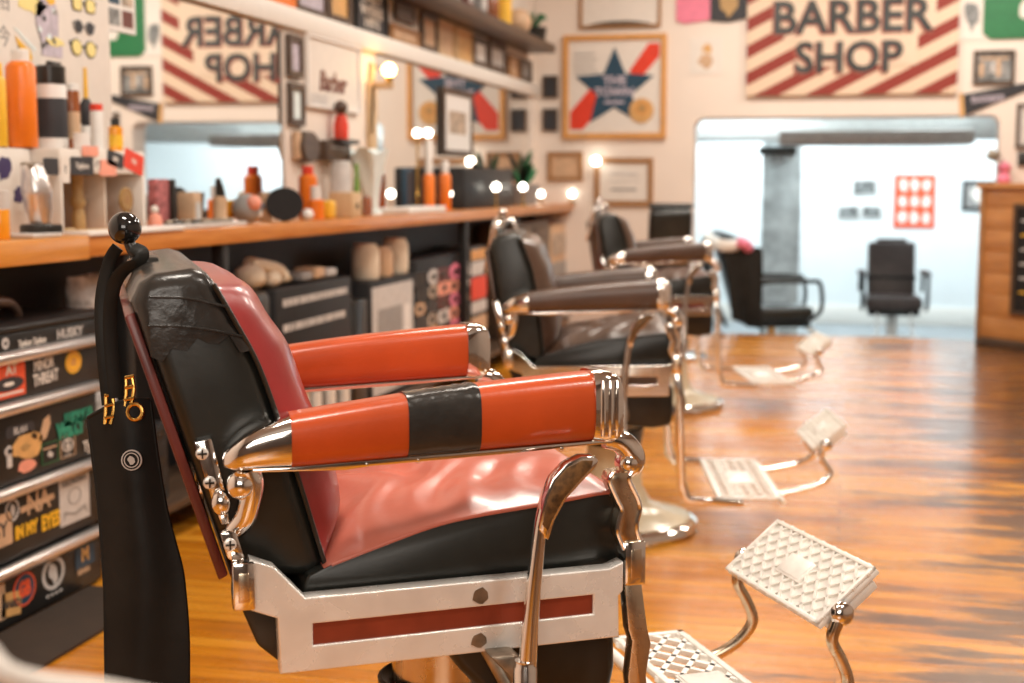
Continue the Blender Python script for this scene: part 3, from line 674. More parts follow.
# BARBER SHOP sign, hangs a touch low at its right end
o = MB(); zb = 1.642; sx0, sx1 = -.685, .675
sg_ = thing('barber_shop_sign', 'striped sign lettered BARBER SHOP above the wide opening in the far wall', 'sign', (0, DW, zb+.42))
b = MB().box((sx0, -.035, -.42), (sx1, -.002, .40), 'stripes'); b.build('striped_board', sg_)
Wb = wallB(0, 0, -.036)
pl = [(-.50, .45), (-.50, .10), (-.44, .10), (-.44, -.06), (-.33, -.06), (-.33, -.235), (.42, -.235), (.42, .0), (.53, .0), (.53, .45)]
b = MB().shape([pl], 'cream', Wb, .002); b.build('cream_panel', sg_)
b = MB()
def word(t, u0, u1, vc, cap):
    a, c = on_y(u0, vc, DW), on_y(u1, vc, DW); x = (a.x+c.x)/2; z = a.z-(zb+.42)
    hgt = cap*9.9/1400; size = hgt/.735
    probe = MB().text(t, size, 'ink', Matrix()); ww = max(v.x for v in probe.v)-min(v.x for v in probe.v)
    k = (c.x-a.x)/(ww+.012)
    b.text(t, size, 'redshadow', Wb @ T(x-.008, z-.008, .0045), .0008, .011, sx=k); b.text(t, size, 'letter', Wb @ T(x, z, .0065), .0008, .008, sx=k)
word('BARBER', 773, 931, 20.5, 31); word('SHOP', 795, 902, 60, 29)
lt = b.build('lettering', sg_)

fr = lambda n, lab, cat, px, fw, fm, pm, **k: (lambda q: frame(n, lab, cat, q[0], q[1], q[2], fw, fm, pm, **k))(onB(*px))
def arch(o, z): o.shape([[(-.26, -.09)]+[(.26*math.cos(R(180-a)), -.09+.055*math.sin(R(a))) for a in range(0, 181, 15)]+[(.26, -.09)]], 'dark', T(0, -.11, z), .0006)
fr('wide_picture', 'dark framed pale print above the star poster, cut by the top of the photo', 'picture', (580, -28, 661, 27), .02, 'midwood', 'paper', art=arch)
fr('small_picture', 'small dark frame beside the star poster, upper of the two', 'picture', (543, 76, 558, 98), .014, 'darkwood', 'ink')
fr('small_picture', 'small dark frame beside the star poster, lower of the two', 'picture', (543, 109, 558, 131), .014, 'darkwood', 'ink')
def lines(o, z):
    o.box((-.10, .045, z), (.10, .062, z+.001), 'lgrey'); o.box((-.09, -.06, z), (.09, -.045, z+.001), 'grey'); o.box((-.11, .0, z), (.11, .006, z+.001), 'lgrey')
fr('certificate', 'small brown framed certificate left of the larger one on the far wall', 'certificate', (548, 152, 583, 181), .028, 'midwood', 'tan')
fr('certificate', 'large brown framed certificate with printed lines under the star poster', 'certificate', (595, 158, 653, 206), .036, 'midwood', 'paper', art=lines)
W, w, h = onB(677, -22, 710, 20); single('pink_shirt', MB().shape([[(-w/2, -h/2), (-w/4, -h/2-.02), (w/2, -h/2), (w/2, h/2), (-w/2, h/2)]], 'pink', W @ T(0, 0, -.001), .008), 'pink cloth pinned on the far wall beside a black one', 'cloth')
W, w, h = onB(711, -22, 747, 20); o = MB().shape([[(-w/2, -h/2), (0, -h/2-.012), (w/2, -h/2+.01), (w/2, h/2), (-w/2, h/2)]], 'ink', W @ T(0, 0, -.001), .008); o.shape([blob(.06, 0, -.02, 12, .25, 5, .09)], 'emblem', W @ T(0, 0, .017), .001); single('black_shirt', o, 'black cloth with a dull gold print, between pink cloth and striped sign', 'cloth')
W, w, h = onB(690, 38, 722, 74); o = MB().box((-w/2, -h/2, -.001), (w/2, h/2, .004), 'paper', T=W); o.shape([blob(.05, 0, -.03, 12, .25, 9)], 'tan', W @ T(0, 0, .004), .0008); o.shape([blob(.032, .01, .05, 10, .3, 3)], 'gold', W @ T(0, 0, .004), .0008); single('small_print', o, 'small pale print with a faint tan drawing left of the striped sign', 'print')
def abst(o, z):
    for k in range(5): o.box((-.09+.035*k, -.06+.012*(k % 3), z), (-.065+.035*k, .03+.015*(k % 2), z+.001), ('tan', 'grey', 'lgrey')[k % 3])
    o.box((-.09, .05, z), (.09, .065, z+.001), 'tan')
fr('black_picture', 'black framed picture just right of the striped sign', 'picture', (974, 51, 1014, 84), .022, 'darkwood', 'photo', art=abst)
W, w, h = onB(1024, 78, 962, 113); a = on_y(961, 91, DW); o = MB()
pn = thing('pennant', 'dark felt pennant hung at a slant under the small black framed picture', 'pennant', matrix=wallB(a.x, a.z-.025, DW))
MB().shape([[(0, .0), (.62, .11), (.02, -.14)]], 'ink', T(0, 0, .003), .003).build('felt', pn)
MB().shape([[(-.012, .008), (.012, .012), (.028, -.14), (.0, -.15)]], 'gold', T(0, 0, .009), .002).build('binding', pn)
MB().text('BARBER', .06, 'lilac', T(.17, -.03, .010) @ Matrix.Rotation(R(2), 4, 'Z'), .0006, .001).build('lettering', pn)
W, w, h = onB(986, -60, 1050, 38); o = MB().shape([[(-w/2, -h/2+.04), (-w/2+.05, -h/2), (w/2, -h/2), (w/2, h/2), (-w/2, h/2)]], 'green', W, .006); o.box((-.02, -.04, .012), (.10, .03, .014), 'emblem', T=W); o.shape([blob(.07, .08, -.13, 12, .2, 2)], 'paper', W @ T(0, 0, .0125), .001); single('green_flag', o, 'green felt flag with white and gold marks high on the far wall', 'flag')
W, w, h = onB(960, -50, 985, 40); o = MB().box((-w/2, -h/2, .001), (w/2, h/2, .006), 'paper', T=W); o.shape([blob(.06, 0, -.12, 12, .4, 8, .09)], 'photo', W @ T(0, 0, .006), .001); single('white_print', o, 'white sheet with a dark drawing between striped sign and green flag', 'print')
fr('thin_picture', 'upright frame at the right edge of the photo under the pennant', 'picture', (1017, 104, 1050, 148), .02, 'darkwood', 'paper', mount=(.03, 'lgrey'))
W, w, h = onB(1018, 152, 1030, 166); single('wall_switch', MB().box((-w/2, -h/2, 0), (w/2, h/2, .02), 'dark', .004, W), 'small dark wall switch plate above the wooden desk', 'switch')
# spot lamp on the opening's right edge
q = on_y(993, 156, 9.6)
sl = thing('spot_lamp', 'small dark spot lamp clamped by the right edge of the opening', 'lamp', (q.x, 9.6, q.z))
MB().box((-.04, -.06, -.03), (.035, .04, .035), 'tarnish', .008, Matrix.Rotation(R(25), 4, 'Y')).build('lamp_head', sl)
MB().tube([(.02, .02, 0), (.06, .05, -.02), (.075, .10, -.06)], .007, 'lgrey', 8).build('lamp_arm', sl)

# on the lower room's back wall
def sheet9(o, z):
    for i in range(3):
        for j in range(3): o.shape([blob(.042, -.108+.108*i, -.155+.155*j, 10, .25, 5+i+3*j, .06)], 'paper', T(0, 0, z), .001)
W, w, h = onB(895, 175, 934, 228, FY); r = thing('red_poster', 'red poster with nine pale shapes on the white back wall', 'poster', matrix=W)
o = MB().box((-w/2, -h/2, -.001), (w/2, h/2, .012), 'signred'); sheet9(o, .012); o.build('print', r)
for lab, px in (('small dark photo on the white wall, topmost of the three', (853, 180, 876, 195)), ('small dark photo on the white wall, lower left of the three', (838, 206, 859, 219)), ('small dark photo on the white wall, lower right of the three', (862, 206, 881, 218))):
    W, w, h = onB(*px, FY); o = MB().box((-w/2, -h/2, 0), (w/2, h/2, .012), 'lgrey', T=W); o.box((-w/2+.012, -h/2+.012, .012), (w/2-.012, h/2-.012, .014), 'photo', T=W); single('wall_photo', o, lab, 'photo')
W, w, h = onB(963, 181, 996, 210, FY); frame('black_picture', 'black framed picture on the white wall beside the wooden desk corner', 'picture', W, w, h, .025, 'black', 'grey', art=lambda o, z: o.shape([blob(.10, .03, .02, 12, .3, 6)], 'paper', T(0, 0, z), .001))
# garments on the lower room's right wall, seen only in the mirror
for k, (y, z, m, n, lab) in enumerate(((11.2, 1.2, 'pink', 'scarf', 'pink scarf hung on the right wall of the white room'), (12.0, 1.15, 'pink', 'scarf', 'longer pink scarf beside the first on the white wall'), (13.0, 1.2, 'green', 'pennant', 'green pennant hung on the white wall of the back room'))):
    o = MB().shape([[(-.12, .16), (-.03, 0), (-.08, -.3), (.05, -.33), (.03, 0), (.14, .17)]], m, Matrix(((0, 0, -1, 3.201), (-1, 0, 0, y), (0, 1, 0, z), (0, 0, 0, 1))), .01); single(n, o, lab, 'cloth')

# ------------------------------------------------------------------ wooden desk at the right
a = Vector((.842, 9.56, 0)); b = Vector((1.62, 8.70, 0)); d = (b-a).normalized(); n = Vector((-d.y, d.x, 0)); n = n if n.y > 0 else -n
Wd = Matrix(((d.x, n.x, 0, a.x), (d.y, n.y, 0, a.y), (0, 0, 1, 0), (0, 0, 0, 1)))
ds = thing('reception_desk', 'tall orange-brown wooden desk standing at the right side of the opening', 'desk', matrix=Wd)
ln = (b-a).length
o = MB()
for k in range(7): o.box((.012, 0, .06+.139*k), (ln, .022, .06+.139*k+.1385), 'deskwood', .002)
Wi = Wd.inverted(); pl = [a+n*.02, b+n*.02, Vector((2.3, 9.2, 0)), Vector((2.3, 9.70, 0)), Vector((.90, 9.70, 0))]; pl = [Wi @ p for p in pl]
o.prism([(p.x, p.y) for p in pl], .03, 1.02, 'deskwood', 0, 'Z'); o.build('planked_body', ds)
MB().box((0, -.014, .05), (.035, .012, 1.03), 'midwood', .004).build('corner_post', ds)
MB().prism([(-.015, -.03), (ln+.02, -.03)]+[(p.x, p.y) for p in pl[2:]], 1.021, 1.055, 'deskwood', .004, 'Z').build('desk_top', ds)
MB().box((0, -.012, 0), (ln, .02, .06), 'darkwood', .004).build('plinth', ds)
p0 = on_y(1013, 210, 9.42)
bd = thing('menu_board', 'black chalk board in a dark frame hung on the wooden desk front', 'board', matrix=Wd @ Matrix(((1, 0, 0, .53), (0, 0, -1, -.001), (0, 1, 0, .575), (0, 0, 0, 1))))
MB().shape([rect(.50, .70), rect(.45, .65)], 'darkwood', T(0, 0, .001), .008, .001).build('frame', bd)
o = MB().box((-.23, -.33, .001), (.23, .33, .008), 'black')
for k in range(6): o.box((-.19, .24-.09*k, .008), (-.02+.03*(k % 3), .252-.09*k, .0088), 'yellow' if k % 4 == 1 else 'lgrey')
o.build('chalkboard', bd)
o = single('desk_ornament', MB().lathe([(0, 1.0551), (.035, 1.0551), (.045, 1.075), (.03, 1.12), (.045, 1.16), (.02, 1.19), (0, 1.19)], 'pink', (a.x+.14, a.y+.06, 0), 16), 'small pinkish ornament standing on the wooden desk top', 'ornament')
# pale rail of something close to the lens, bottom left corner
o = MB().tube([at(-50, 610, .62), at(-12, 656, .62), at(6, 674, .62), at(40, 684, .63), at(100, 691, .64), at(160, 702, .66)], .0055, 'paper', 12)
single('chair_rail', o, 'pale blurred curved rail in the bottom left corner, closest to the viewer', 'rail')

single('floor_shading', MB().box((-1.895, 1.7, .0003), (-1.68, 3.2, .012), 'floor_shade_brown', .003), 'dark brown sheet painted as floor shade before the drawer chest', 'shade sheet')  # thin dark sheet standing in for shade on the boards by the chest

# ------------------------------------------------------------------ light
def area(name, loc, size, power, col, rot=(0, 0, 0), sy=None):
    l = bpy.data.lights.new(name, 'AREA'); l.energy = power; l.color = col; l.size = size
    if sy: l.shape = 'RECTANGLE'; l.size_y = sy
    o = bpy.data.objects.new(name, l); C.objects.link(o); o.location = loc; o.rotation_euler = rot; return o
WARM = (1, .91, .80)
for k, (x, y) in enumerate(((-.7, 1.2), (1.2, 1.0), (-.7, 3.6), (1.2, 3.8), (-.7, 6.2), (1.0, 6.6), (-.6, 8.4), (1.0, 8.6))):
    area('ceiling_lamp', (x, y, 2.94), .7, 38, WARM, sy=.35)
for x, y in ((-1.0, 11.3), (.8, 11.6), (-.6, 13.2), (1.6, 13.2)):
    area('back_room_lamp', (x, y, 2.08), 1.0, 40, (.90, .98, 1.0), sy=.5)
area('front_fill_light', (.6, -2.4, 1.9), 2.2, 52, (1, .92, .82), (R(90), 0, 0), 1.4)  # added fill light behind the camera for camera-facing sides; no window there
w_ = bpy.data.worlds.new('world'); bpy.context.scene.world = w_; w_.use_nodes = True
w_.node_tree.nodes['Background'].inputs[0].default_value = (.05, .045, .04, 1)
sc = bpy.context.scene
sc.view_settings.view_transform = 'Standard'; sc.view_settings.look = 'None'; sc.view_settings.gamma = 1; sc.view_settings.use_curve_mapping = False; sc.view_settings.exposure = 0
sc.cycles.use_denoising = True; sc.cycles.sample_clamp_indirect = 8; sc.cycles.max_bounces = 8; sc.cycles.glossy_bounces = 5; sc.cycles.caustics_reflective = False; sc.cycles.caustics_refractive = False
# ------------------------------------------------------------------ mirror wall
CT, CF = .917, -1.86           # counter top height, front edge
o = MB().prism([(XM-.03, .90), (XM-.0045, .90), (XM-.0025, 1.652), (XM-.03, 1.652)], 3.84, 5.16, 'mirror', 0, 'Y'); o = struct('mirror_near', o)
o = MB().box((XM-.03, 6.28, .90), (XM-.004, 9.60, 1.652), 'mirror'); o = struct('mirror_far', o)
struct('trim_over_mirrors', MB().box((XM-.03, 3.84, 1.655), (XM+.03, DW, 1.735), 'white_trim', .006))
struct('trim_between_mirrors', MB().box((XM-.03, 5.17, .90), (XM+.004, 6.27, 1.655), 'wall', .003))
struct('trim_mirror_end', MB().box((XM-.03, 9.56, .90), (XM+.004, DW, 1.655), 'wall', .003))
struct('wall_left_upper', MB().box((XM-.03, 3.84, 1.735), (XM-.003, DW, HI), 'wall'))
struct('wall_left_lower', MB().box((XM-.03, 2.2, 0), (XM-.003, DW, .90), 'black'))
# white board with stickers, left of the mirror
wb = thing('sticker_board', 'white wall board with eyewear stickers and a robed figure drawing, left of the mirror', 'board', (XM, 3.0, .95))
MB().box((-.018, -.9, -.025), (.012, .83, 1.2), 'paper', .002).build('panel', wb)
def deco(name, px, fn, label=None):
    W, w, h = onL(*px, XM+.012); o = MB(); fn(o, Matrix.Translation(-wb.location) @ W, w, h); p = o.build(name, wb)
    if label: p['label'] = label
def shades(round_, lens, rimm):
    def f(o, W, w, h):
        for s in (-1, 1):
            c = s*w*.27; rx, ry = w*.215, h*.46
            lp = disc(rx, c, 0, 20, ry) if round_ else [(c+x, y) for x, y in rrect(rx*2, ry*2, rx*.5)]
            inn = [(c+(x-c)*.82, y*.86) for x, y in lp]
            o.shape([lp], rimm, W, .0012); o.shape([inn], lens, W @ T(0, 0, .0026), .0005)
        o.box((-w*.09, h*.02, .0), (w*.09, h*.14, .003), rimm, T=W)
        for s in (-1, 1): o.box((s*w*.5-w*.02, h*.1, 0), (s*w*.5+w*.02, h*.3, .003), rimm, T=W)
    return f
deco('eyewear_sticker', (71, -3, 95, 13), shades(False, 'paleyellow', 'ink'), 'yellow square spectacles sticker, top')
deco('eyewear_sticker', (73, 20, 94, 35), shades(True, 'ink', 'grey'), 'dark round sunglasses sticker')
deco('eyewear_sticker', (70, 39, 96, 58), shades(True, 'paleyellow', 'ink'), 'yellow round spectacles sticker')
def robe(o, W, w, h):
    o.shape([[(-w*.12, h*.5), (w*.2, h*.46), (w*.32, h*.2), (w*.3, -h*.2), (w*.42, -h*.3), (w*.4, -h*.5), (-w*.2, -h*.5), (-w*.22, -h*.2), (-w*.35, h*.0), (-w*.3, h*.3)]], 'lilac', W, .0008)
    o.shape([blob(w*.33, -w*.42, h*.30, 14, .35, 2, h*.2)], 'paleyellow', W @ T(0, 0, .0006), .0005)
    o.shape([blob(w*.26, w*.22, -h*.25, 12, .3, 3, h*.07)], 'paleyellow', W @ T(0, 0, .0018), .0005); o.shape([blob(w*.12, w*.1, h*.4, 10, .3, 5, h*.07)], 'yellow', W @ T(0, 0, .0018), .0005)
    q = random.Random(4)
    for k in range(11):
        x = q.uniform(-.28, .28)*w; y = q.uniform(-.42, .4)*h; o.shape([blob(w*.05, x, y, 8, .4, k, h*.05)], ('grey', 'ink', 'paleblue')[k % 3], W @ T(0, 0, .0022), .0004)
    o.tube([W @ Vector(p) for p in ((-w*.32, h*.3, .001), (-w*.33, 0, .001), (-w*.2, -h*.3, .001), (-w*.2, -h*.5, .001))], .0012, 'ink', 6)
deco('robed_figure_print', (30, -6, 64, 56), robe)
def boat(o, W, w, h):
    o.shape([[(-w*.5, h*.5), (-w*.38, h*.5), (w*.5, -h*.05), (w*.42, -h*.12)]], 'paleblue', W, .0008)
    o.shape([[(-w*.45, h*.25), (w*.2, -h*.12), (w*.3, -h*.4), (w*.1, -h*.45), (-w*.35, h*.0)]], 'yellow', W @ T(0, 0, .001), .0006)
    o.tube([W @ Vector((-w*.3, 0, .001)), W @ Vector((-w*.42, -h*.5, .001))], .0014, 'ink', 6)
deco('small_print', (14, 30, 36, 62), boat)
W, w, h = onL(-2, 6, 8, 34, XM+.012); MB().text('相', .065, 'grey', Matrix.Translation(-wb.location) @ W @ T(0, .05, 0), .0006).build('brushed_character', wb); MB().text('今', .06, 'grey', Matrix.Translation(-wb.location) @ W @ T(0, -.045, 0), .0006).build('brushed_character', wb)
# photo strips stuck on the mirror edge
W, w, h = onL(105, -14, 134, 32, XM); o = MB().box((-w/2, -h/2, -.001), (w/2, h/2, .004), 'white', T=W)
for i in range(2):
    for j in range(2): o.box((-w*.42+w*.46*i, -h*.38+h*.46*j, .004), (-w*.06+w*.46*i, -h*.02+h*.46*j, .0055), ('photo', 'maroon', 'navy', 'photow')[i+2*j], T=W)
single('photo_strip', o, 'sheet of small snapshots stuck on the mirror beside the white board', 'photo')

# frames, poster on the strip between the mirrors
fl = lambda n, lab, cat, px, fw, fm, pm, x=XM+.006, **k: (lambda q: frame(n, lab, cat, q[0], q[1], q[2], fw, fm, pm, **k))(onL(*px, x))
fl('upright_picture', 'narrow black framed picture, upper one beside the near mirror', 'picture', (285.5, 36, 299.5, 77), .022, 'darkwood', 'lilac')
fl('upright_picture', 'narrow black framed picture with a pale blue print, lower one beside the near mirror', 'picture', (287, 84, 301, 125), .022, 'darkwood', 'paleblue')
def script_(o, z):
    o.text('Barber', .115, 'maroon', T(-.02, -.035, z), .0006, .003, shear=.25); o.box((-.30, .155, z), (.28, .165, z+.001), 'lgrey'); o.box((-.26, -.14, z), (-.08, -.09, z+.001), 'lgrey')
fl('white_poster', 'white poster with dark red script between the two mirrors', 'poster', (304, 40, 357, 110), .012, 'white', 'paper', art=script_)
W, w, h = onL(357, 55, 374, 128, XM+.006); single('leaning_batten', MB().box((-.02, -h/2, 0), (.02, h/2, .02), 'paleoak', .003, W @ T(.04, -.03, 0) @ Matrix.Rotation(R(-8), 4, 'Z')), 'pale wooden slat leaning beside the white poster', 'batten')
# bare bulb
q = on_x(389, 70, XM+.10)
bl = thing('wall_bulb', 'glowing orange round bulb on a pale post between the mirrors', 'lamp', (q.x, q.y, q.z))
MB().ball((0, 0, 0), .031, 'bulb', 20).build('bulb', bl)
MB().lathe([(0, -.06), (.018, -.06), (.02, -.03), (.014, -.028)], 'brass', seg=14).box((-.09, -.014, -.085), (.02, .014, -.055), 'paleoak', .003).box((-.096, -.05, -.66), (-.074, .05, -.055), 'paleoak', .003).build('lamp_post', bl)
fl('mirror_picture', 'black framed picture with a white mount hung on the far mirror', 'picture', (441, 90, 470, 156), .03, 'darkwood', 'photow', x=XM, mount=(.09, 'white'))

# row of frames standing on the trim, above the mirrors
def onTrim(u0, u1, v0):
    a, b = on_x((u0+u1)/2, 40, XM).y, 0
    W, w, h = onL(u0, v0, u1, 100, XM); t = on_x((u0+u1)/2, v0, XM).z
    return W, w, t
TT = 1.7352
def trimframe(name, lab, u0, u1, v0, fw, fm, pm, z0=TT, **k):
    W, w, t = onTrim(u0, u1, v0); y = W.translation.y; t = min(t, 1.922) if y+w/2 > 6.05 else t; h = t-z0
    return frame(name, lab, 'picture', wallL(y, z0+h/2, XM+.004) , w, h, fw, fm, pm, **k)
trimframe('orange_picture', 'bright orange framed picture standing on the white trim, nearest of the row', 250, 291, -40, .03, 'bottleorange', 'paper')
trimframe('grey_picture', 'wide grey picture on the trim right of the orange frame', 293, 323, -30, .02, 'darkwood', 'lilac')
trimframe('gilt_picture', 'black framed picture with a yellow print on the trim', 325, 347, -26, .026, 'darkwood', 'gold')
def words(o, z):
    o.text('THEY', .062, 'paper', T(0, .055, z), .0006, .002, sx=1.9); o.text('WERE', .062, 'paper', T(0, .0, z), .0006, .002, sx=1.9); o.text('1971', .062, 'paper', T(0, -.055, z), .0006, .002, sx=1.9)
trimframe('black_lettered_sign', 'black sign with white block letters standing on the trim', 353, 384, -26, .012, 'black', 'ink', art=words)
trimframe('brown_plaque', 'low reddish brown wooden panel on the trim beside the black lettered sign', 389, 416, 28, .015, 'midwood', 'tan')
trimframe('dark_picture', 'black framed grey picture on the trim above the glowing bulb', 393, 412, -18, .03, 'darkwood', 'grey', z0=1.84)
trimframe('brown_picture', 'slim brown framed picture, sixth along the trim', 419, 434, 6, .025, 'darkwood', 'tan')
trimframe('pale_print', 'pale tan print standing on the trim under the dark shelf end', 436, 451, 16, .012, 'paleoak', 'tan')
trimframe('pale_print', 'orange-tan print standing right of another pale print on the trim', 454, 469, 28, .012, 'paleoak', 'gold')
trimframe('black_picture', 'black framed picture with a pale middle, right of the tan prints', 471, 485, 38, .035, 'darkwood', 'white')
trimframe('black_picture', 'larger black framed picture with a pale middle, second of two under the shelf', 487, 503, 42, .04, 'darkwood', 'lgrey')
trimframe('brown_picture', 'brown framed picture near the corner end of the trim', 507, 516, 56, .025, 'midwood', 'tan')
trimframe('brown_picture', 'dark framed picture last on the trim before the room corner', 518, 529, 60, .03, 'darkwood', 'grey')
# dark top shelf and what stands on it
single('top_shelf', MB().box((XM-.003, 6.1, 1.93), (-1.95, 9.45, 1.985), 'darkwood', .004), 'long dark wooden shelf high on the mirror wall', 'shelf')
def shelfspot(u, x=-2.05): return on_x(u, 20, x).y
TS = 1.9852
def bottle(name, label, cat, x, y, z, w, h, body, cap, prof='bottle', labelm=None, group=None, capfrac=.16):
    r = thing(name, label, cat, (x, y, z), 0, group); R_ = w/2; hb = h*(1-capfrac)
    P = {'bottle': [(0, 0), (R_*.92, 0), (R_, h*.02), (R_, hb*.74), (R_*.9, hb*.82), (R_*.45, hb*.92), (R_*.38, hb), (0, hb)],
         'jar': [(0, 0), (R_*.95, 0), (R_, h*.02), (R_, hb*.95), (R_*.92, hb), (0, hb)],
         'can': [(0, 0), (R_*.94, 0), (R_, h*.015), (R_, hb*.93), (R_*.8, hb*.98), (R_*.6, hb), (0, hb)],
         'cone': [(0, 0), (R_, 0), (R_, h*.05), (R_*.5, hb*.6), (R_*.3, hb), (0, hb)]}[prof]
    MB().lathe(P, body, seg=20).build('body', r)
    cr = {'bottle': .46, 'jar': .98, 'can': .62, 'cone': .35}[prof]*R_
    MB().lathe([(0, hb-.001), (cr, hb-.001), (cr, h*.985), (cr*.85, h), (0, h)], cap, seg=18).build('cap', r)
    if labelm: MB().lathe([(R_*1.006, hb*.18), (R_*1.012, hb*.2), (R_*1.012, hb*.62), (R_*1.006, hb*.64)], labelm, seg=20).build('wrapper', r)
    return r
bottle('yellow_can', 'yellow can standing on the dark top shelf', 'can', -2.06, shelfspot(505), TS, .10, .24, 'yellow', 'dark', 'can')
bottle('brown_jar', 'slim brown jar left of the yellow can on the top shelf', 'jar', -2.06, shelfspot(493), TS, .09, .22, 'brownglass', 'ochre', 'jar')
o = MB().ball((-2.06, shelfspot(520), TS+.085), .085, 'tan', 18, sc=(1, 1.1, 1)).lathe([(0, 0), (.06, 0), (.05, .03), (0, .03)], 'tan', (-2.06, shelfspot(520), TS), 16); single('round_pot', o, 'round tan pot on the top shelf right of the yellow can', 'pot')
o = MB().lathe([(0, 0), (.07, 0), (.085, .10), (0, .1)], 'dark', (-2.06, shelfspot(536), TS), 16)
for k in range(9): a = k*.7; o.tube([(-2.06, shelfspot(536), TS+.09), (-2.06+.05*math.cos(a), shelfspot(536)+.06*math.sin(a), TS+.17), (-2.06+.08*math.cos(a), shelfspot(536)+.10*math.sin(a), TS+.15+.02*(k % 4))], [.008, .02, .004], 'green', 8, flat=.3)
single('potted_plant', o, 'small dark potted plant at the far end of the top shelf', 'plant')
for u, w, h, m, lab in ((446, .16, .16, 'photo', 'dark box at the near end of the top shelf'), (460, .12, .22, 'maroon', 'dark red box on the top shelf'), (474, .14, .26, 'grey', 'grey upright box on the top shelf')):
    y = shelfspot(u); o = MB().box((-2.12, y-w/2, TS), (-1.99, y+w/2, TS+h), m, .004).box((-1.992, y-w*.35, TS+.03), (-1.988, y+w*.35, TS+h*.7), 'lgrey'); single('storage_box', o, lab, 'box')

# ------------------------------------------------------------------ counter
ct = thing('counter', 'long orange wooden counter running under the mirrors to the far wall', 'counter', (0, 0, 0))
MB().box((XM-.002, 3.20, CT-.052), (CF-.012, DW-.002, CT), 'counter', .004).build('worktop', ct)
o = MB().box((XM-.002, 2.0, CT-.056), (CF, 3.20, CT+.004), 'counter_near', .004).build('near_worktop', ct); o['label'] = 'golden yellow near section'
for y in (3.42, 4.03, 6.9, 8.05):
    MB().box((CF-.065, y, 0), (CF-.025, y+.04, CT-.055), 'steelblack', .003).build('counter_leg', ct)
MB().box((XM+.002, 3.37, .10), (CF-.03, DW-.01, .125), 'darkwood', .002).build('lower_shelf', ct)
CT += .0006

def cspot(u0, u1, vtop, x=-2.0, vb=212):
    um = (u0+u1)/2; p = on_x(um, vb, x); d = depth_of((x, p.y, CT)); w = (u1-u0)*d/1400*1.02; t = on_x(um, vtop, x).z
    return p.y, w, t-CT
# cubby shelf on the near counter
q0 = on_x(62, 200, -1.97); q1 = on_x(146, 200, -1.97); SH = on_x(105, 151, -1.97).z-CT
Y0, Y1 = q0.y-.004, q1.y
sh_ = thing('cubby_shelf', 'cream cubby shelf covered in stickers standing on the near counter', 'shelf', (-2.06, Y0, CT+.004))
LN = Y1-Y0; H0, H1 = SH-.065, SH
o = MB().box((-.074, 0, H0), (.09, LN, H1-.002), 'paper', .003); o.build('top_board', sh_)
MB().box((-.074, LN-.018, 0), (.09, LN, H0), 'paper', .003).build('side_board', sh_)
MB().box((-.074, 0, 0), (.09, .012, H0), 'paper', .003).build('side_board', sh_)
pb_ = thing('blotched_box', 'white box with dark purple blotches against the wall left of the cubby shelf', 'box', (-2.07, Y0-.006, CT+.004))
MB().box((-.066, -.46, 0), (.02, 0, SH-.004), 'paper', .004).build('body', pb_)
for k, (y, z, r) in enumerate(((-.40, .165, .03), (-.33, .185, .034), (-.25, .17, .026), (-.30, .09, .03), (-.2, .12, .03), (-.12, .165, .03), (-.14, .07, .03), (-.06, .10, .024), (-.22, .05, .02))): MB().shape([blob(r, 0, 0, 14, .3, k)], 'purple', wallL(y, z, .0205), .0006).build('blotch', pb_)
MB().box((-.074, 0, 0), (-.068, LN, H0), 'shade').build('back_board', sh_)
MB().box((-.074, LN*.60, 0), (.06, LN*.60+.010, H0), 'shade', .001).build('divider', sh_)
stk = MB()
def stick(px, m, txt=None, tm='paper', ts=.02, x=-1.97, rot=0):
    W, w, h = onL(*px, x); W = Matrix.Translation(-sh_.location) @ W @ Matrix.Rotation(R(rot), 4, 'Z')
    o = MB().shape([rrect(w, h, min(w, h)*.15)], m, W, .0008)
    if txt: o.text(txt, ts, tm, W @ T(0, 0, .0016), .0004, .0004)
    o.build('sticker', sh_)
stick((70, 157, 93, 175), 'ink', 'Taylors', 'paper', .022); stick((43, 158, 58, 175), 'ink'); stick((61, 156, 69, 183), 'paper', 'I', 'ink', .03); stick((99, 160, 116, 176), 'salmon'); stick((107, 152, 123, 167), 'ink', 'BBS', 'paper', .018, rot=-10); stick((124, 152, 143, 172), 'brightred', 'FRS', 'paper', .018, rot=-14)
stick((92, 158, 100, 170), 'paper', '//', 'ink', .025); stick((82, 146, 98, 156), 'salmon', x=-1.967)
o = MB().shape([disc(.034)], 'emblem', wallL(0, 0, 0), .004); o.box((.0, -.012, -.080), (.008, .012, -.030), 'emblem'); o.box((-.012, -.022, -.0838), (.02, .022, -.076), 'emblem'); o.shape([disc(.029), disc(.025)], 'midwood', wallL(0, 0, .009), .0006); o.shape([blob(.014, 0, 0, 9, .3, 1)], 'midwood', wallL(0, 0, .009), .0006)
e = on_x(128, 200, -2.05); tag(o.build('wooden_medallion', off=None), 'round carved wooden medallion on a small stand inside the cubby shelf', 'medallion').location = (-1.992, on_x(127, 200, -1.985).y, CT+.004+.084)
y_, w_2, h_ = cspot(75, 88, 178, -2.03); single('wooden_peg', MB().lathe([(0, 0), (.020, 0), (.019, .04), (.014, .06), (.021, .075), (.021, .085), (.015, .10), (.017, H0-.004), (0, H0-.004)], 'emblem', (-2.04, y_, CT+.004), 18), 'turned wooden peg standing in the cubby shelf', 'peg')
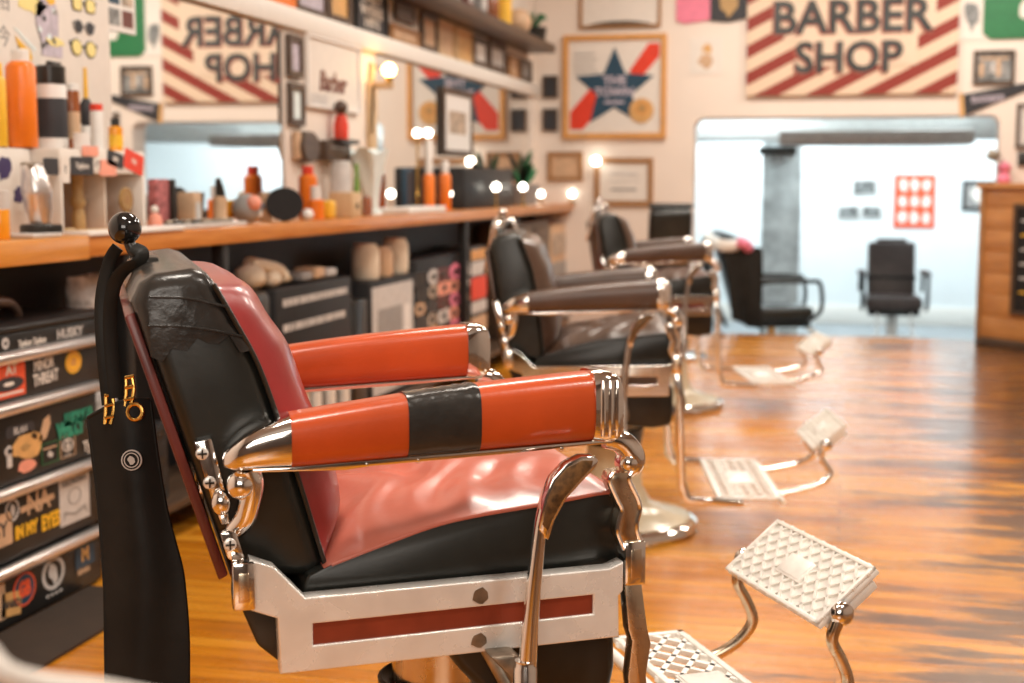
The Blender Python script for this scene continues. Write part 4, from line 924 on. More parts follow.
# bottles on top of the cubby shelf
TOPZ = CT+.004+SH
def topspot(u0, u1, vtop, x=-2.075):
    um = (u0+u1)/2; p = on_x(um, 148, x); d = depth_of((x, p.y, TOPZ)); return x, p.y, TOPZ, (u1-u0)*d/1400, on_x(um, vtop, x).z-TOPZ
def tb(name, label, cat, u0, u1, vt, body, cap, prof, lab=None, x=-2.075, cf=.16): X_, y, z, w, h = topspot(u0, u1, vt, x); return bottle(name, label, cat, X_, y, z, w, h, body, cap, prof, lab, capfrac=cf)
tb('tonic_bottle', 'yellow-orange bottle at the left edge of the photo on the cubby shelf', 'bottle', -8, 8, 63, 'yellow', 'yellow', 'can')
tb('spray_bottle', 'tall orange bottle with a white shoulder on the cubby shelf', 'bottle', 9, 38, 50, 'bottleorange', 'white', 'can', None, cf=.12)
X_, y, z, w, h = topspot(38, 68, 66)
pj_ = bottle('pump_jar', 'black labelled jar with white pump top between orange and brown bottles', 'bottle', X_, y, z, w, h, 'white', 'dark', 'jar', None, capfrac=.22)
MB().lathe([(w/2*1.008, h*.13), (w/2*1.015, h*.135), (w/2*1.015, h*.60), (w/2*1.008, h*.605)], 'ink', seg=22).build('wrapper', pj_)
MB().box((-.008, -.01, h), (.008, .045, h+.012), 'dark', .003).build('pump_spout', pj_)
tb('brown_bottle', 'brown amber bottle right of the black labelled jar', 'bottle', 66, 81, 84, 'brownglass', 'white', 'jar', 'tan', cf=.10)
X_, y, z, w, h = topspot(82, 93, 68, -2.09); o = MB().lathe([(0, 0), (.02, 0), (.018, .06), (.012, .07), (0, .07)], 'white', (X_, y, z), 14).lathe([(0, .069), (.014, .07), (.02, .095), (.017, .13), (.008, .146), (0, .147)], 'ink', (X_, y, z), 14).lathe([(0, .146), (.007, .1465), (.005, h), (0, h)], 'yellow', (X_, y, z), 10); single('bristle_brush', o, 'dark bristled brush with a yellow tip standing on the cubby shelf', 'brush')
tb('red_capped_tube', 'white tube with a red cap on the cubby shelf', 'bottle', 91, 104, 104, 'white', 'brightred', 'jar', cf=.14, x=-2.04)
tb('white_pot', 'low white round pot in front of the brown bottle', 'jar', 74, 90, 133, 'white', 'white', 'jar', x=-1.995)
tb('yellow_spray_can', 'yellow and black can at the right end of the cubby shelf', 'can', 109, 123, 118, 'amber', 'dark', 'can', 'yellow', x=-2.04, cf=.24)
# near counter
y_, w_2, h_ = cspot(-8, 10, 192, -1.93, 236); bottle('clear_tub', 'tub with amber contents at the left edge of the counter', 'jar', -1.93, y_, CT+.0042, w_2, h_, 'amber', 'lgrey', 'jar', capfrac=.38)
y_, w_2, h_ = cspot(20, 48, 166, -1.95, 232)
cl = thing('hair_clipper', 'chrome hair clipper standing upright in a black cradle on the counter', 'clipper', (-1.93, y_, CT+.0042), R(-25))
MB().tube([(0, 0, .03), (0, -.004, .07), (.002, -.010, .11), (0, -.014, .14), (-.006, -.018, h_)], [.024, .033, .037, .033, .024], 'rail', 18).build('body', cl)
MB().box((-.035, -.04, 0), (.035, .04, .03), 'dark', .006).build('cradle', cl)
MB().box((-.02, -.038, h_-.012), (.02, -.004, h_+.004), 'tarnish', .002).build('blade', cl)
y_, w_2, h_ = cspot(8, 60, 228, -1.92, 236); o = MB().box((-1.965, y_-w_2/2, CT+.0042), (-1.88, y_+w_2/2, CT+.014), 'lgrey', .003); single('small_tray', o, 'shallow grey tray in front of the clipper on the counter', 'tray')
y_, w_2, h_ = cspot(56, 74, 222, -1.99, 228); single('round_coaster', MB().lathe([(0, 0), (.026, 0), (.028, .008), (.024, .014), (0, .014)], 'emblem', (-1.99, y_, CT+.0042), 20), 'round wooden coaster lying under the cubby shelf', 'coaster')
a_, b_2 = on_x(68, 238, -1.875).y, on_x(182, 228, -1.875).y
o = MB().box((-1.955, max(a_, 3.21), CT+.0002), (-1.865, b_2, CT+.013), 'white', .003); o.box((-1.945, a_+.1, CT+.013), (-1.90, a_+.28, CT+.0145), 'paleoak'); single('cutting_board', o, 'thin white board lying along the counter edge below the cubby shelf', 'board')
y_, w_2, h_ = cspot(148, 162, 199, -1.97, 222)
fg = thing('figurine', 'small orange and white figurine beside the cubby shelf', 'figurine', (-1.97, y_, CT))
MB().lathe([(0, 0), (.018, 0), (.022, .02), (.016, .042), (0, .05)], 'salmon', seg=16).build('body', fg); MB().ball((0, 0, .058), .012, 'paper', 14).build('head', fg)
y_, w_2, h_ = cspot(148, 180, 179, -2.05, 212); o = MB().box((-2.075, y_-w_2*.55, CT), (-2.045, y_+w_2*.30, CT+h_), 'plaid', .004).box((-2.08, y_+w_2*.30, CT), (-2.03, y_+w_2*.46, CT+h_), 'dark', .005); single('plaid_case', o, 'upright case with red plaid front and black edge against the mirror', 'case')
a_, b_2 = on_x(172, 218, -1.95).y, on_x(236, 216, -1.95).y
tr = thing('tool_tray', 'white towel tray laid with dark scissors and combs on the counter', 'tray', (-1.96, (a_+b_2)/2, CT)); l_ = b_2-a_
MB().box((-.05, -l_/2, 0), (.05, l_/2, .012), 'lgrey', .003).build('tray', tr)
for k in range(5):
    MB().tube([(-.03+.015*k, -l_*.42+.03*k, .018), (-.02+.012*k, -l_*.1+.05*k, .019)], .006, 'dark' if k % 2 else 'tarnish', 8).build('comb', tr)
y_, w_2, h_ = cspot(184, 201, 192, -2.04); single('tan_box', MB().box((-2.08, y_-w_2/2, CT), (-2.02, y_+w_2/2, CT+h_), 'tan', .004).box((-2.018, y_-w_2*.3, CT+.02), (-2.0195, y_+w_2*.3, CT+h_*.7), 'lgrey'), 'small tan box against the near mirror', 'box')
y_, w_2, h_ = cspot(212, 228, 178, -2.0); o = MB().lathe([(0, 0), (w_2*.42, 0), (w_2*.42, h_*.6), (0, h_*.62)], 'tan', (-2.0, y_, CT), 16).tube([(-2.0, y_+.012, CT+h_*.3), (-2.0, y_+.004, CT+h_*.7), (-2.0, y_-.012, CT+h_)], [.014, .016, .008], 'dark', 10); single('brush_pot', o, 'tan pot holding a dark handled brush on the counter', 'pot')
y_, w_2, h_ = cspot(232, 262, 190, -1.98); o = MB().ball((-1.98, y_, CT+h_*.45), h_*.45, 'grey', 18, sc=(1, w_2/h_*1.0, 1)).ball((-1.945, y_-.02, CT+h_*.62), .026, 'salmon', 14).ball((-1.955, y_+.035, CT+h_*.5), .022, 'navy', 14).ball((-1.95, y_+.01, CT+h_*.3), .02, 'paper', 14); single('cloth_bundle', o, 'crumpled dark cloth bundle with orange and blue bits on the counter', 'cloth')
y_, w_2, h_ = cspot(258, 274, 193, -2.02); single('tan_cup', MB().lathe([(0, 0), (w_2*.38, 0), (w_2*.5, h_), (w_2*.42, h_), (w_2*.3, .01), (0, .01)], 'tan', (-2.02, y_, CT), 18), 'tan cup behind the black hand mirror', 'cup')
y_, w_2, h_ = cspot(270, 304, 188, -1.94)
hm = thing('hand_mirror', 'black round hand mirror back leaning on the counter', 'hand mirror', (-1.95, y_, CT), R(-62))
MB().shape([disc(w_2*.52, 0, h_*.52, 28, h_*.48)], 'black', wallL(0, 0, 0), .006, .003).build('mirror_back', hm); MB().box((-.002, -.014, .0), (.014, .014, .03), 'black', .003).build('handle', hm)
y_, w_2, h_ = cspot(296, 306, 204, -1.93); single('white_ball', MB().ball((-1.9, y_-.01, CT+.022), .022, 'white', 14), 'small white ball beside the black hand mirror', 'ball')
y_, w_2, h_ = cspot(304, 322, 166, -2.02); bottle('orange_bottle', 'orange bottle right of the black hand mirror', 'bottle', -2.04, y_, CT, w_2, h_, 'bottleorange', 'brightred', 'can')
y_, w_2, h_ = cspot(308, 324, 186, -1.95); bottle('white_spray_bottle', 'white bottle with orange base in front of an orange bottle', 'bottle', -1.95, y_, CT, w_2, h_, 'bottleorange', 'white', 'can', capfrac=.4)
y_, w_2, h_ = cspot(331, 360, 192, -1.96); wbx = thing('wooden_box', 'pale wooden box with a dark keyhole on the counter', 'box', (-1.96, y_, CT)); MB().box((-.05, -w_2/2, 0), (.05, w_2/2, h_), 'paleoak', .005).build('body', wbx); MB().ball((.051, 0, h_*.45), .012, 'dark', 12, sc=(.4, 1, 1)).build('keyhole', wbx)
y_, w_2, h_ = cspot(333, 353, 161, -2.06); single('grey_canister', MB().lathe([(0, 0), (w_2*.5, 0), (w_2*.5, h_*.9), (w_2*.4, h_), (0, h_)], 'lgrey', (-2.07, y_, CT), 20), 'grey canister standing behind the pale wooden box', 'canister')
y_, w_2, h_ = cspot(352, 362, 164, -2.02); bottle('green_bottle', 'green tapering bottle behind the pale wooden box', 'bottle', -2.02, y_, CT, w_2*1.2, h_, 'grass', 'grass', 'cone')
y_, w_2, h_ = cspot(322, 331, 196, -1.95); single('yellow_sponge', MB().box((-1.98, y_-.03, CT), (-1.92, y_+.03, CT+h_*.8), 'yellow', .01, seg=3), 'yellow sponge left of the pale wooden box', 'sponge')
y_, w_2, h_ = cspot(362, 372, 196, -1.97); single('dark_jar', MB().lathe([(0, 0), (w_2*.5, 0), (w_2*.5, h_*.8), (w_2*.3, h_), (0, h_)], 'brownglass', (-1.97, y_, CT), 16), 'small dark brown jar right of the pale wooden box', 'jar')
y_, w_2, h_ = cspot(364, 384, 148, -2.03)
o = MB().grid(lambda u, v: (-2.04+(.028+.05*u**1.6)*(1+.12*math.sin(v*25))*math.cos(v*6.2832), y_-.05*u+(.03+.10*u**1.6*(1+.2*math.sin(v*19+u*4)))*math.sin(v*6.2832), CT+h_*u*(1-.10*math.sin(v*12)**2*u)), 16, 40, 'paleblue'); o.lathe([(0, 0), (.035, 0), (.03, .02), (0, .02)], 'paleblue', (-2.03, y_, CT), 16); o.ball((-2.04, y_-.05, CT+h_-.045), .075, 'paleblue', 16, sc=(.8, 1.15, .55)); single('towel_stack', o, 'pale blue towel bunched upright against the wall between the mirrors', 'towel')
# things hanging on the strip between mirrors
W, w, h = onL(290, 134, 309, 160, XM+.006); single('round_brush', MB().shape([disc(w*.42, .02, 0, 20, h*.55)], 'darkwood', W, .02, .006).box((-.09, -.05, .004), (-.05, .06, .03), 'tan', .006, W), 'dark oval brush hung right of the near mirror', 'brush')
W, w, h = onL(316, 141, 340, 161, XM+.006); single('black_wall_box', MB().box((-w/2, -h/2, .0), (w/2, h/2, .05), 'darkwood', .006, W).box((-w*.35, h*.1, .05), (w*.35, h*.2, .052), 'grey', T=W), 'black box mounted on the wall strip above the grey canister', 'box')
q = on_x(341, 118, XM+.05)
rf = thing('red_figure', 'small red figure standing on a dark ledge under the white poster', 'figurine', (q.x, q.y, q.z-.05))
MB().box((-.022, -.10, -.06), (.04, .12, -.04), 'dark', .003).build('ledge', rf); MB().lathe([(0, -.04), (.030, -.04), (.032, .02), (.022, .06), (0, .07)], 'brightred', seg=16).build('body', rf); MB().ball((0, 0, .095), .03, 'brown', 14).build('head', rf)
# far part of the counter
y_, w_2, h_ = cspot(399, 423, 168, -2.04, 206); single('dark_tablet', MB().box((-2.07, y_-w_2/2, CT), (-2.045, y_+w_2/2, CT+h_), 'navy', .006).box((-2.0452, y_-w_2*.42, CT+.02), (-2.0435, y_+w_2*.42, CT+h_*.92), 'ink'), 'dark blue panel leaning on the wall left of the orange bottles', 'panel')
for u0, u1, vt, lab in ((423, 435, 173, 'orange bottle left of its twin near the far mirror'), (439, 451, 173, 'orange bottle right of its twin beside the dark case')):
    y_, w_2, h_ = cspot(u0, u1, vt-34 if u0 < 430 else vt-12, -1.98, 206); bottle('spray_bottle', lab, 'bottle', -1.98, y_, CT, w_2, h_, 'bottleorange', 'white', 'can', capfrac=.48 if u0 < 430 else .25)
a_, b_2 = on_x(394, 208, -1.95).y, on_x(436, 206, -1.95).y; single('white_tray', MB().box((-2.02, a_, CT), (-1.88, b_2-.06, CT+.028), 'white', .006), 'low white tray lying before the dark blue panel', 'tray')
a_, b_2 = on_x(459, 205, -1.99).y, on_x(508, 204, -1.99).y
dk = thing('equipment_case', 'large dark green-black case standing on the far counter', 'case', (-2.04, (a_+b_2)/2, CT)); l_ = b_2-a_; hh = on_x(480, 168, -1.99).z-CT
MB().box((-.08, -l_/2, 0), (.08, l_/2, hh), 'black', .012).build('body', dk); MB().box((.08, -l_*.4, hh*.45), (.086, l_*.4, hh*.5), 'steelblack', .002).build('latch_strip', dk)
y_, w_2, h_ = cspot(508, 532, 152, -2.05, 205)
o = MB().lathe([(0, 0), (.09, 0), (.12, .13), (0, .13)], 'grey', (-2.04, y_, CT), 18)
q = random.Random(5)
for k in range(26):
    a = q.uniform(0, 6.28); rr = q.uniform(.05, .09); zt = q.uniform(.22, .36); o.tube([(-2.04, y_, CT+.1), (-2.04+rr*.6*math.cos(a), y_+rr*1.4*math.sin(a), CT+zt*.8), (-2.04+rr*math.cos(a), y_+rr*2.6*math.sin(a), CT+zt)], [.006, .025, .004], 'green' if k % 3 else 'dark', 6, flat=.3)
single('counter_plant', o, 'dark leafy plant in a grey pot near the far end of the counter', 'plant')
# round bulbs strung along the mirror wall and the far wall
gb = 'clear globe bulbs around the far counter'
for u, v, x, lab in ((428, 133, -2.125, 'globe bulb glowing above the taller orange bottle'), (448, 194, -2.0, 'globe bulb glowing low before the dark case'), (496, 187, -1.90, 'globe bulb glowing in front of the dark case'), (523, 187, -1.90, 'globe bulb glowing before the leafy plant'), (541, 194, -2.0, 'globe bulb glowing near the counter end, left of the last one'), (572, 194, -1.88, 'globe bulb glowing at the very end of the counter')):
    p = on_x(u, v, x); r = thing('globe_bulb', lab, 'bulb', (p.x, p.y, CT), group=gb); zz = p.z-CT; rad = .022
    MB().ball((0, 0, zz), rad, 'smallbulb', 14).build('bulb', r); MB().lathe([(0, 0), (.03, 0), (.03, .006), (.006, .01), (.006, zz-rad), (.012, zz-rad*.9), (0, zz-rad*.9)], 'brass', seg=12).build('stand', r)
p = on_y(596, 161, DW-.06); r = thing('globe_bulb', 'globe bulb glowing on the far wall between the two certificates', 'bulb', (p.x, p.y, p.z), group=gb); MB().ball((0, 0, 0), .03, 'smallbulb', 14).build('bulb', r); MB().tube([(0, .02, 0), (0, .059, 0)], .016, 'brass', 10).build('socket', r)
# ------------------------------------------------------------------ under the counter
CX0, CX1 = XM+.01, -1.90
tc = thing('tool_chest', 'black drawer chest covered with band stickers, under the counter at the left', 'tool chest', (CX1, 2.5, 0))
TE = .83  # right end, along the wall
MB().box((CX0-CX1, 0, .535), (-.012, TE, .70), 'steelblack', .006).box((CX0-CX1, 0, .001), (-.012, TE-.05, .535), 'steelblack', .006).build('carcass', tc)
lid = MB().prism([(-.24, .70), (-.006, .70), (-.003, .706), (-.003, .716), (-.03, .724), (-.24, .724)], 0, TE, 'steelblack', .003, 'Y').box((-.012, 0, .648), (0, TE, .70), 'steelblack', .004).build('lid', tc)
MB().tube([(-.09, .12, .724), (-.085, .16, .762), (-.085, .30, .772), (-.085, .50, .766), (-.09, .56, .745), (-.09, .575, .724)], [.012, .014, .014, .014, .012, .010], 'brown', 12).build('carry_handle', tc)
def onC(px): W, w, h = onL(*px, CX1); return Matrix.Translation(-tc.location) @ W, w, h
DR = [(.545, .632, TE-.004), (.36, .512, TE-.055), (.18, .315, TE-.055), (.022, .13, TE-.055)]
dr = []
for z0, z1, e in DR:
    d = MB().box((-.02, .005, z0-.012), (0, e, z1+.020), 'steelblack', .004).build('drawer', tc); dr.append(d)
    o = MB().prism([(-.002, z1+.004), (.016, z1+.001), (.022, z1+.010), (.020, z1+.022), (.010, z1+.029), (-.002, z1+.029)], .005, e-(.045 if z0 > .5 else .0), 'rail', .002, 'Y'); o.build('handle_rail', d)
def st_(d, px, draw, name='sticker', rot=0, lab=None):
    W, w, h = onC(px); o = MB(); draw(o, W @ Matrix.Rotation(R(rot), 4, 'Z') @ T(0, 0, .0004), w, h); s = o.build(name, d)
    if lab: s['label'] = lab
def bg(m, r=.1): return lambda o, W, w, h: o.shape([rrect(w, h, min(w, h)*r)], m, W, .0005)
def tx(t, size, m, base=None, bold=.0008, sx=1, dy=0, **k):
    def f(o, W, w, h):
        if base: o.shape([rrect(w, h, min(w, h)*.08)], base, W, .0005)
        o.text(t, h*size*1.32, m, W @ T(0, dy*h, .0012), .0004, bold, sx=sx, **k)
    return f
def many(*fs): return lambda o, W, w, h: [f(o, W, w, h) for f in fs]
st_(lid, (54, 328, 84, 338), tx('HUSKY', 1.0, 'lgrey', bold=.001, sx=1.15), 'maker_lettering')
st_(lid, (12, 336, 50, 348), tx('Taylors Taylors', .62, 'paper', bold=.0006, sx=.8, shear=.2), 'script_sticker')
st_(lid, (1, 337, 9, 350), many(lambda o, W, w, h: o.shape([disc(w*.45, 0, 0, 18, h*.45)], 'lgrey', W, .0006), lambda o, W, w, h: o.shape([disc(w*.2, 0, 0, 12, h*.15)], 'ink', W @ T(0, 0, .001), .0004)))
def record(o, W, w, h):
    o.shape([rrect(w, h, .004)], 'signred', W, .0005); o.text('AT', h*.42, 'paper', W @ T(w*.1, h*.27, .0012), .0004, .0015); o.shape([disc(w*.44, 0, -h*.12, 24, h*.2)], 'ink', W @ T(0, 0, .0012), .0004); o.shape([disc(w*.16, 0, -h*.12, 16, h*.06)], 'paper', W @ T(0, 0, .0018), .0004); o.box((-w*.4, -h*.42, .001), (w*.42, -h*.36, .0016), 'paper', T=W)
st_(dr[0], (-10, 362, 25, 398), record, lab='red sticker with a black record')
st_(dr[0], (31, 357, 55, 372), tx('MINOR', .78, 'paper', sx=.72), rot=2); st_(dr[0], (30, 370, 60, 386), tx('THREAT', .78, 'paper', sx=.74), rot=2)
st_(dr[0], (65, 350, 81, 374), many(lambda o, W, w, h: o.shape([disc(w*.5, 0, 0, 24, h*.48)], 'yellow', W, .0006), lambda o, W, w, h: o.shape([disc(w*.42, 0, 0, 24, h*.40), disc(w*.36, 0, 0, 24, h*.34)], 'ochre', W @ T(0, 0, .001), .0004), lambda o, W, w, h: o.shape([blob(w*.2, 0, 0, 9, .3, 3, h*.2)], 'ochre', W @ T(0, 0, .001), .0004)))
st_(dr[1], (57, 410, 98, 424), tx('LUCKY 13', .85, 'teal', bold=.0035, sx=.74)); st_(dr[1], (58, 421, 82, 437), tx('WILLY', .95, 'teal', bold=.004, sx=.85))
st_(dr[1], (12, 430, 42, 462), lambda o, W, w, h: (o.shape([blob(w*.48, 0, 0, 16, .25, 11, h*.46)], 'gold', W, .0005), o.shape([blob(w*.16, -.01, 0, 10, .4, 2, h*.1)], 'emblem', W @ T(0, 0, .001), .0004), o.shape([blob(w*.1, .03, .02, 9, .4, 4, h*.1)], 'dark', W @ T(0, 0, .001), .0004)))
st_(dr[1], (36, 416, 51, 440), lambda o, W, w, h: o.shape([[(-w*.4, -h*.5), (w*.1, -h*.45), (w*.45, h*.1), (w*.4, h*.5), (0, h*.35)]], 'tan', W, .0005))
st_(dr[1], (5, 424, 34, 436), many(bg('ink', .4), tx('BLAH', .6, 'lgrey', bold=.0004)))
st_(dr[1], (4, 445, 14, 468), lambda o, W, w, h: (o.shape([blob(w*.42, 0, h*.22, 12, .15, 3, h*.25)], 'lgrey', W, .0005), o.shape([disc(w*.2, 0, h*.22, 10, h*.12)], 'ink', W @ T(0, 0, .001), .0004), o.shape([rrect(w*.5, h*.5, .003)], 'lgrey', W @ T(0, -h*.25, 0), .0005)))
st_(dr[1], (16, 459, 37, 472), lambda o, W, w, h: o.shape([blob(w*.48, 0, 0, 16, .18, 8, h*.48)], 'salmon', W, .0006), lab='pink cloud shaped sticker')
st_(dr[1], (41, 442, 58, 463), many(bg('black', .06), lambda o, W, w, h: (o.shape([rrect(w, h, .002), rrect(w*.92, h*.93, .002)], 'green', W @ T(0, 0, .001), .0004), o.box((-w*.4, h*.2, .001), (w*.4, h*.28, .0015), 'tan', T=W), o.shape([blob(w*.14, 0, -h*.08, 8, .4, 2, h*.16)], 'lgrey', W @ T(0, 0, .001), .0004))))
def vw(o, W, w, h):
    o.shape([rrect(w, h, .003), rrect(w*.92, h*.94, .002)], 'tan', W, .0005); o.shape([disc(w*.36, 0, h*.05, 24, h*.30), disc(w*.30, 0, h*.05, 24, h*.25)], 'paper', W, .0006)
    o.text('V', h*.36, 'paper', W @ T(0, h*.14, 0), .0006, .0006); o.text('W', h*.36, 'paper', W @ T(0, -h*.05, 0), .0006, .0006); o.box((-w*.25, -h*.42, 0), (w*.25, -h*.38, .001), 'lgrey', T=W)
st_(dr[1], (60, 435, 75, 457), vw)
st_(dr[1], (81, 440, 92, 452), tx('Ty', .9, 'paper'))
st_(dr[2], (59, 474, 89, 522), lambda o, W, w, h: (o.shape([rect(w, h)], 'lgrey', W, .0005), o.text('DESCENDENTS', h*.16, 'ink', W @ T(0, h*.36, .001), .0004, .0004, sx=w/(h*.16*8.1)), o.shape([disc(w*.22, 0, h*.05, 18, h*.18), disc(w*.19, 0, h*.05, 18, h*.155)], 'grey', W @ T(0, 0, .001), .0004), o.prism([(-w*.4, -h*.40), (-w*.36, -h*.2), (0, -h*.3), (w*.36, -h*.2), (w*.4, -h*.40), (w*.3, -h*.28), (0, -h*.36), (-w*.3, -h*.28)], .001, .0016, 'grey', 0, 'Z', W)))
st_(dr[2], (25, 489, 50, 515), tx('NA', .85, 'tan', bold=.0012, sx=1.0)); st_(dr[2], (20, 500, 54, 506), bg('tan', .02), rot=2)
st_(dr[2], (14, 515, 37, 545), tx('IN MY', .42, 'yellow', bold=.0028, sx=.85), lab='flame lettered sticker'); st_(dr[2], (39, 512, 61, 530), tx('EYES', .86, 'yellow', bold=.0028, sx=.78), lab='flame lettered sticker')
st_(dr[2], (5, 498, 19, 522), lambda o, W, w, h: (o.shape([disc(w*.5, 0, 0, 22, h*.48), disc(w*.40, 0, 0, 22, h*.38)], 'lgrey', W, .0005), o.shape([blob(w*.2, 0, 0, 10, .3, 7, h*.25)], 'lgrey', W, .0005)))
st_(dr[2], (-12, 515, 12, 548), tx('SY', .5, 'ink', 'tan'))
def gb_(o, W, w, h):
    o.shape([disc(w*.52, 0, 0, 26, h*.5), disc(w*.45, 0, 0, 26, h*.44)], 'signred', W, .0006); o.shape([disc(w*.45, 0, 0, 26, h*.44)], 'navy', W, .0004); o.text('GB', h*.62, 'signred', W @ T(0, 0, .001), .0006, .003, sx=.72)
st_(dr[3], (13, 572, 35, 606), gb_, lab='red and navy round sticker lettered GB')
st_(dr[3], (1, 592, 21, 616), many(bg('gold', .05), tx('HARD', .34, 'ink', bold=.001)), rot=-8)
st_(dr[3], (-8, 582, 5, 622), bg('tan', .02))
st_(dr[3], (40, 555, 66, 596), lambda o, W, w, h: (o.shape([disc(w*.44, 0, h*.06, 24, h*.40), disc(w*.33, 0, h*.06, 24, h*.31)], 'lgrey', W, .0005), o.shape([blob(w*.17, 0, h*.06, 9, .4, 4, h*.24)], 'lgrey', W, .0005), [o.box((-w*.3+w*.17*k, -h*.48, 0), (-w*.2+w*.17*k, -h*.42, .001), 'lgrey', T=W) for k in range(4)]))
st_(dr[3], (75, 543, 94, 566), many(bg('navy', .03), tx('M', .6, 'gold', bold=.002))); st_(dr[3], (73, 563, 93, 577), tx('television', .5, 'tan', bold=.0008, sx=.65))

def ux(u0, u1, v0, v1, x=-1.93):
    um, vm = (u0+u1)/2, (v0+v1)/2
    return on_x(u0, vm, x).y, on_x(u1, vm, x).y, on_x(um, v1, x).z, on_x(um, v0, x).z
def under(name, label, cat, px, m, x0=XM+.01, x1=-1.93, bev=.008, z0=None, deco_=None):
    y0, y1, za, zb = ux(*px, x1); za = z0 if z0 is not None else za
    r = thing(name, label, cat, (x1, (y0+y1)/2, za)); MB().box((x0-x1, (y0-y1)/2, 0), (0, (y1-y0)/2, zb-za), m, bev).build('body', r)
    if deco_: deco_(r, y1-y0, zb-za)
    return r
LS = .126
def front(r, w, h, fn, name): o = MB(); fn(o, wallL(0, h/2, .0005), w, h); return o.build(name, r)
y0, y1, za, zb = ux(70, 106, 275, 330, -2.06); y0 = max(y0, 3.42); y1 = max(y1, y0+.22)
o = MB().grid(lambda u, v: (-2.05+.05*math.sin(v*6.28)*(1-.3*u)+.012*math.sin(u*9+v*17), (y0+y1)/2+(y1-y0)*.55*math.cos(v*6.28)*(1-.15*u)+.012*math.sin(u*13+v*9), .36+(zb-.36)*u), 14, 36, 'toile').box((-2.09, y0+.03, .36), (-2.01, y1-.03, .38), 'toile')
pb = single('patterned_bag', o, 'crumpled grey patterned bag standing behind the drawer chest', 'bag')
under('low_crate', 'dark crate under the crumpled patterned bag beside the drawer chest', 'crate', (106, 170, 440, 560), 'black', z0=LS, deco_=lambda r, w, h: front(r, w, h, lambda o, W, a, b: [o.box((-a*.42, -b*.35+.07*k, 0), (a*.42, -b*.35+.07*k+.02, .004), 'steelblack', T=W) for k in range(3)], 'slats'))
# bring the crate's lid up to the bag
bpy.data.objects['low_crate'].children[0].scale.z = (.358-LS)/max(.01, (lambda b: max(v.co.z for v in b.data.vertices))(bpy.data.objects['low_crate'].children[0]))
bpy.data.objects['low_crate'].children[1].scale.z = bpy.data.objects['low_crate'].children[0].scale.z
def wl(r, w, h):
    def f(o, W, a, b):
        for dz in ((on_x(316, 300, -1.93).z-r.location.z)/b-.5, (on_x(316, 324, -1.93).z-r.location.z)/b-.5):
            q = random.Random(int(dz*100)); x = -a*.42
            while x < a*.40:
                l = q.uniform(.015, .05); MB().box((x, dz*b, 0), (min(a*.42, x+l), dz*b+.026, .002), 'lgrey', T=W).build('print_mark', r); x += l+.012
        o.box((-a*.4, -b*.42, 0), (a*.4, -b*.40, .002), 'grey', T=W)
    front(r, w, h, f, 'white_print')
under('black_case', 'black hard case printed with two rows of white marks under the counter', 'case', (276, 352, 283, 346), 'black', z0=LS, deco_=wl)
def rw(r, w, h): front(r, w, h, lambda o, W, a, b: (o.shape([blob(.03, .0, b*.2, 9, .4, 1)], 'brightred', W, .001), o.shape([blob(.02, .04, -b*.1, 9, .4, 2)], 'tan', W, .001), o.shape([blob(.025, .05, -b*.3, 9, .3, 3)], 'signred', W, .001)), 'patches')
under('black_bag', 'black bag with small red patches left of the printed black case', 'bag', (236, 273, 293, 350), 'vinyl', z0=LS, bev=.03, deco_=rw)
y0, y1, za, zb = ux(252, 284, 264, 292); tz = on_x(255, 293, -1.93).z+.0005
o = MB().ball((-2.0, (y0+y1)/2, tz+.045), .045, 'cloth', 20, sc=(1.2, 1.5, 1)).ball((-1.975, y1, tz+.03), .03, 'cloth', 16, sc=(1, 1.6, 1)); o.tube([(-2.0, (y0+y1)/2, tz+.09), (-1.98, y1+.05, tz+.06), (-1.97, y1+.09, tz+.03)], .025, 'cloth', 10); single('rolled_towel', o, 'cream towel bunched on top of the black bag under the counter', 'towel')
y0, y1, za, zb = ux(276, 304, 270, 279); tz = on_x(300, 283, -1.93).z+.0005; single('wooden_stick', MB().tube([(-1.99, y0+.02, tz+.012), (-1.99, y1, tz+.012)], .012, 'paleoak', 12), 'pale rounded stick lying on the printed black case', 'stick')
y0, y1, za, zb = ux(306, 350, 262, 282)
for k in range(3):
    o = MB().box((-2.04, y0+.13*k+.02, tz), (-1.95, y0+.13*k+.12, tz+.03+.012*(k % 2)), ('grey', 'tan', 'lgrey')[k], .008); single('small_carton', o, ('grey carton lying on the printed black case, nearest of three', 'tan carton lying on the printed black case, middle of three', 'pale carton lying on the printed black case, farthest of three')[k], 'carton')
under('dark_bin', 'dark bin standing right of the printed black case under the counter', 'bin', (354, 368, 300, 360), 'dark', z0=LS)
def sheet_(r, w, h): front(r, w, h, lambda o, W, a, b: (o.shape([rect(a*.92, b*.9)], 'lgrey', W, .0015), o.shape([rect(a*.55, b*.32)], 'grey', W @ T(-a*.08, b*.1, .003), .0004), o.shape([rect(a*.7, b*.08)], 'tan', W @ T(0, -b*.28, .003), .0004), o.shape([rect(a*.12, b*.3)], 'white', W @ T(a*.32, b*.1, .003), .0004)), 'front_panel')
under('white_crate', 'box with a pale printed front panel under the counter', 'box', (370, 414, 278, 372), 'black', z0=LS, deco_=sheet_)
tz = on_x(392, 277, -1.93).z+.0005
for u, hgt, m, lab in ((366, .15, 'cloth', 'cream cloth roll standing on the pale fronted box, nearest'), (380, .13, 'tan', 'tan cloth roll standing on the pale fronted box, middle'), (396, .16, 'cloth', 'cream cloth roll standing on the pale fronted box, farthest')):
    y = on_x(u, 260, -1.98).y+.05; o = MB().lathe([(0, 0), (.055, 0), (.06, .02), (.06, hgt-.03), (.045, hgt), (0, hgt)], m, (-2.0, y, tz), 16); single('cloth_roll', o, lab, 'towel')
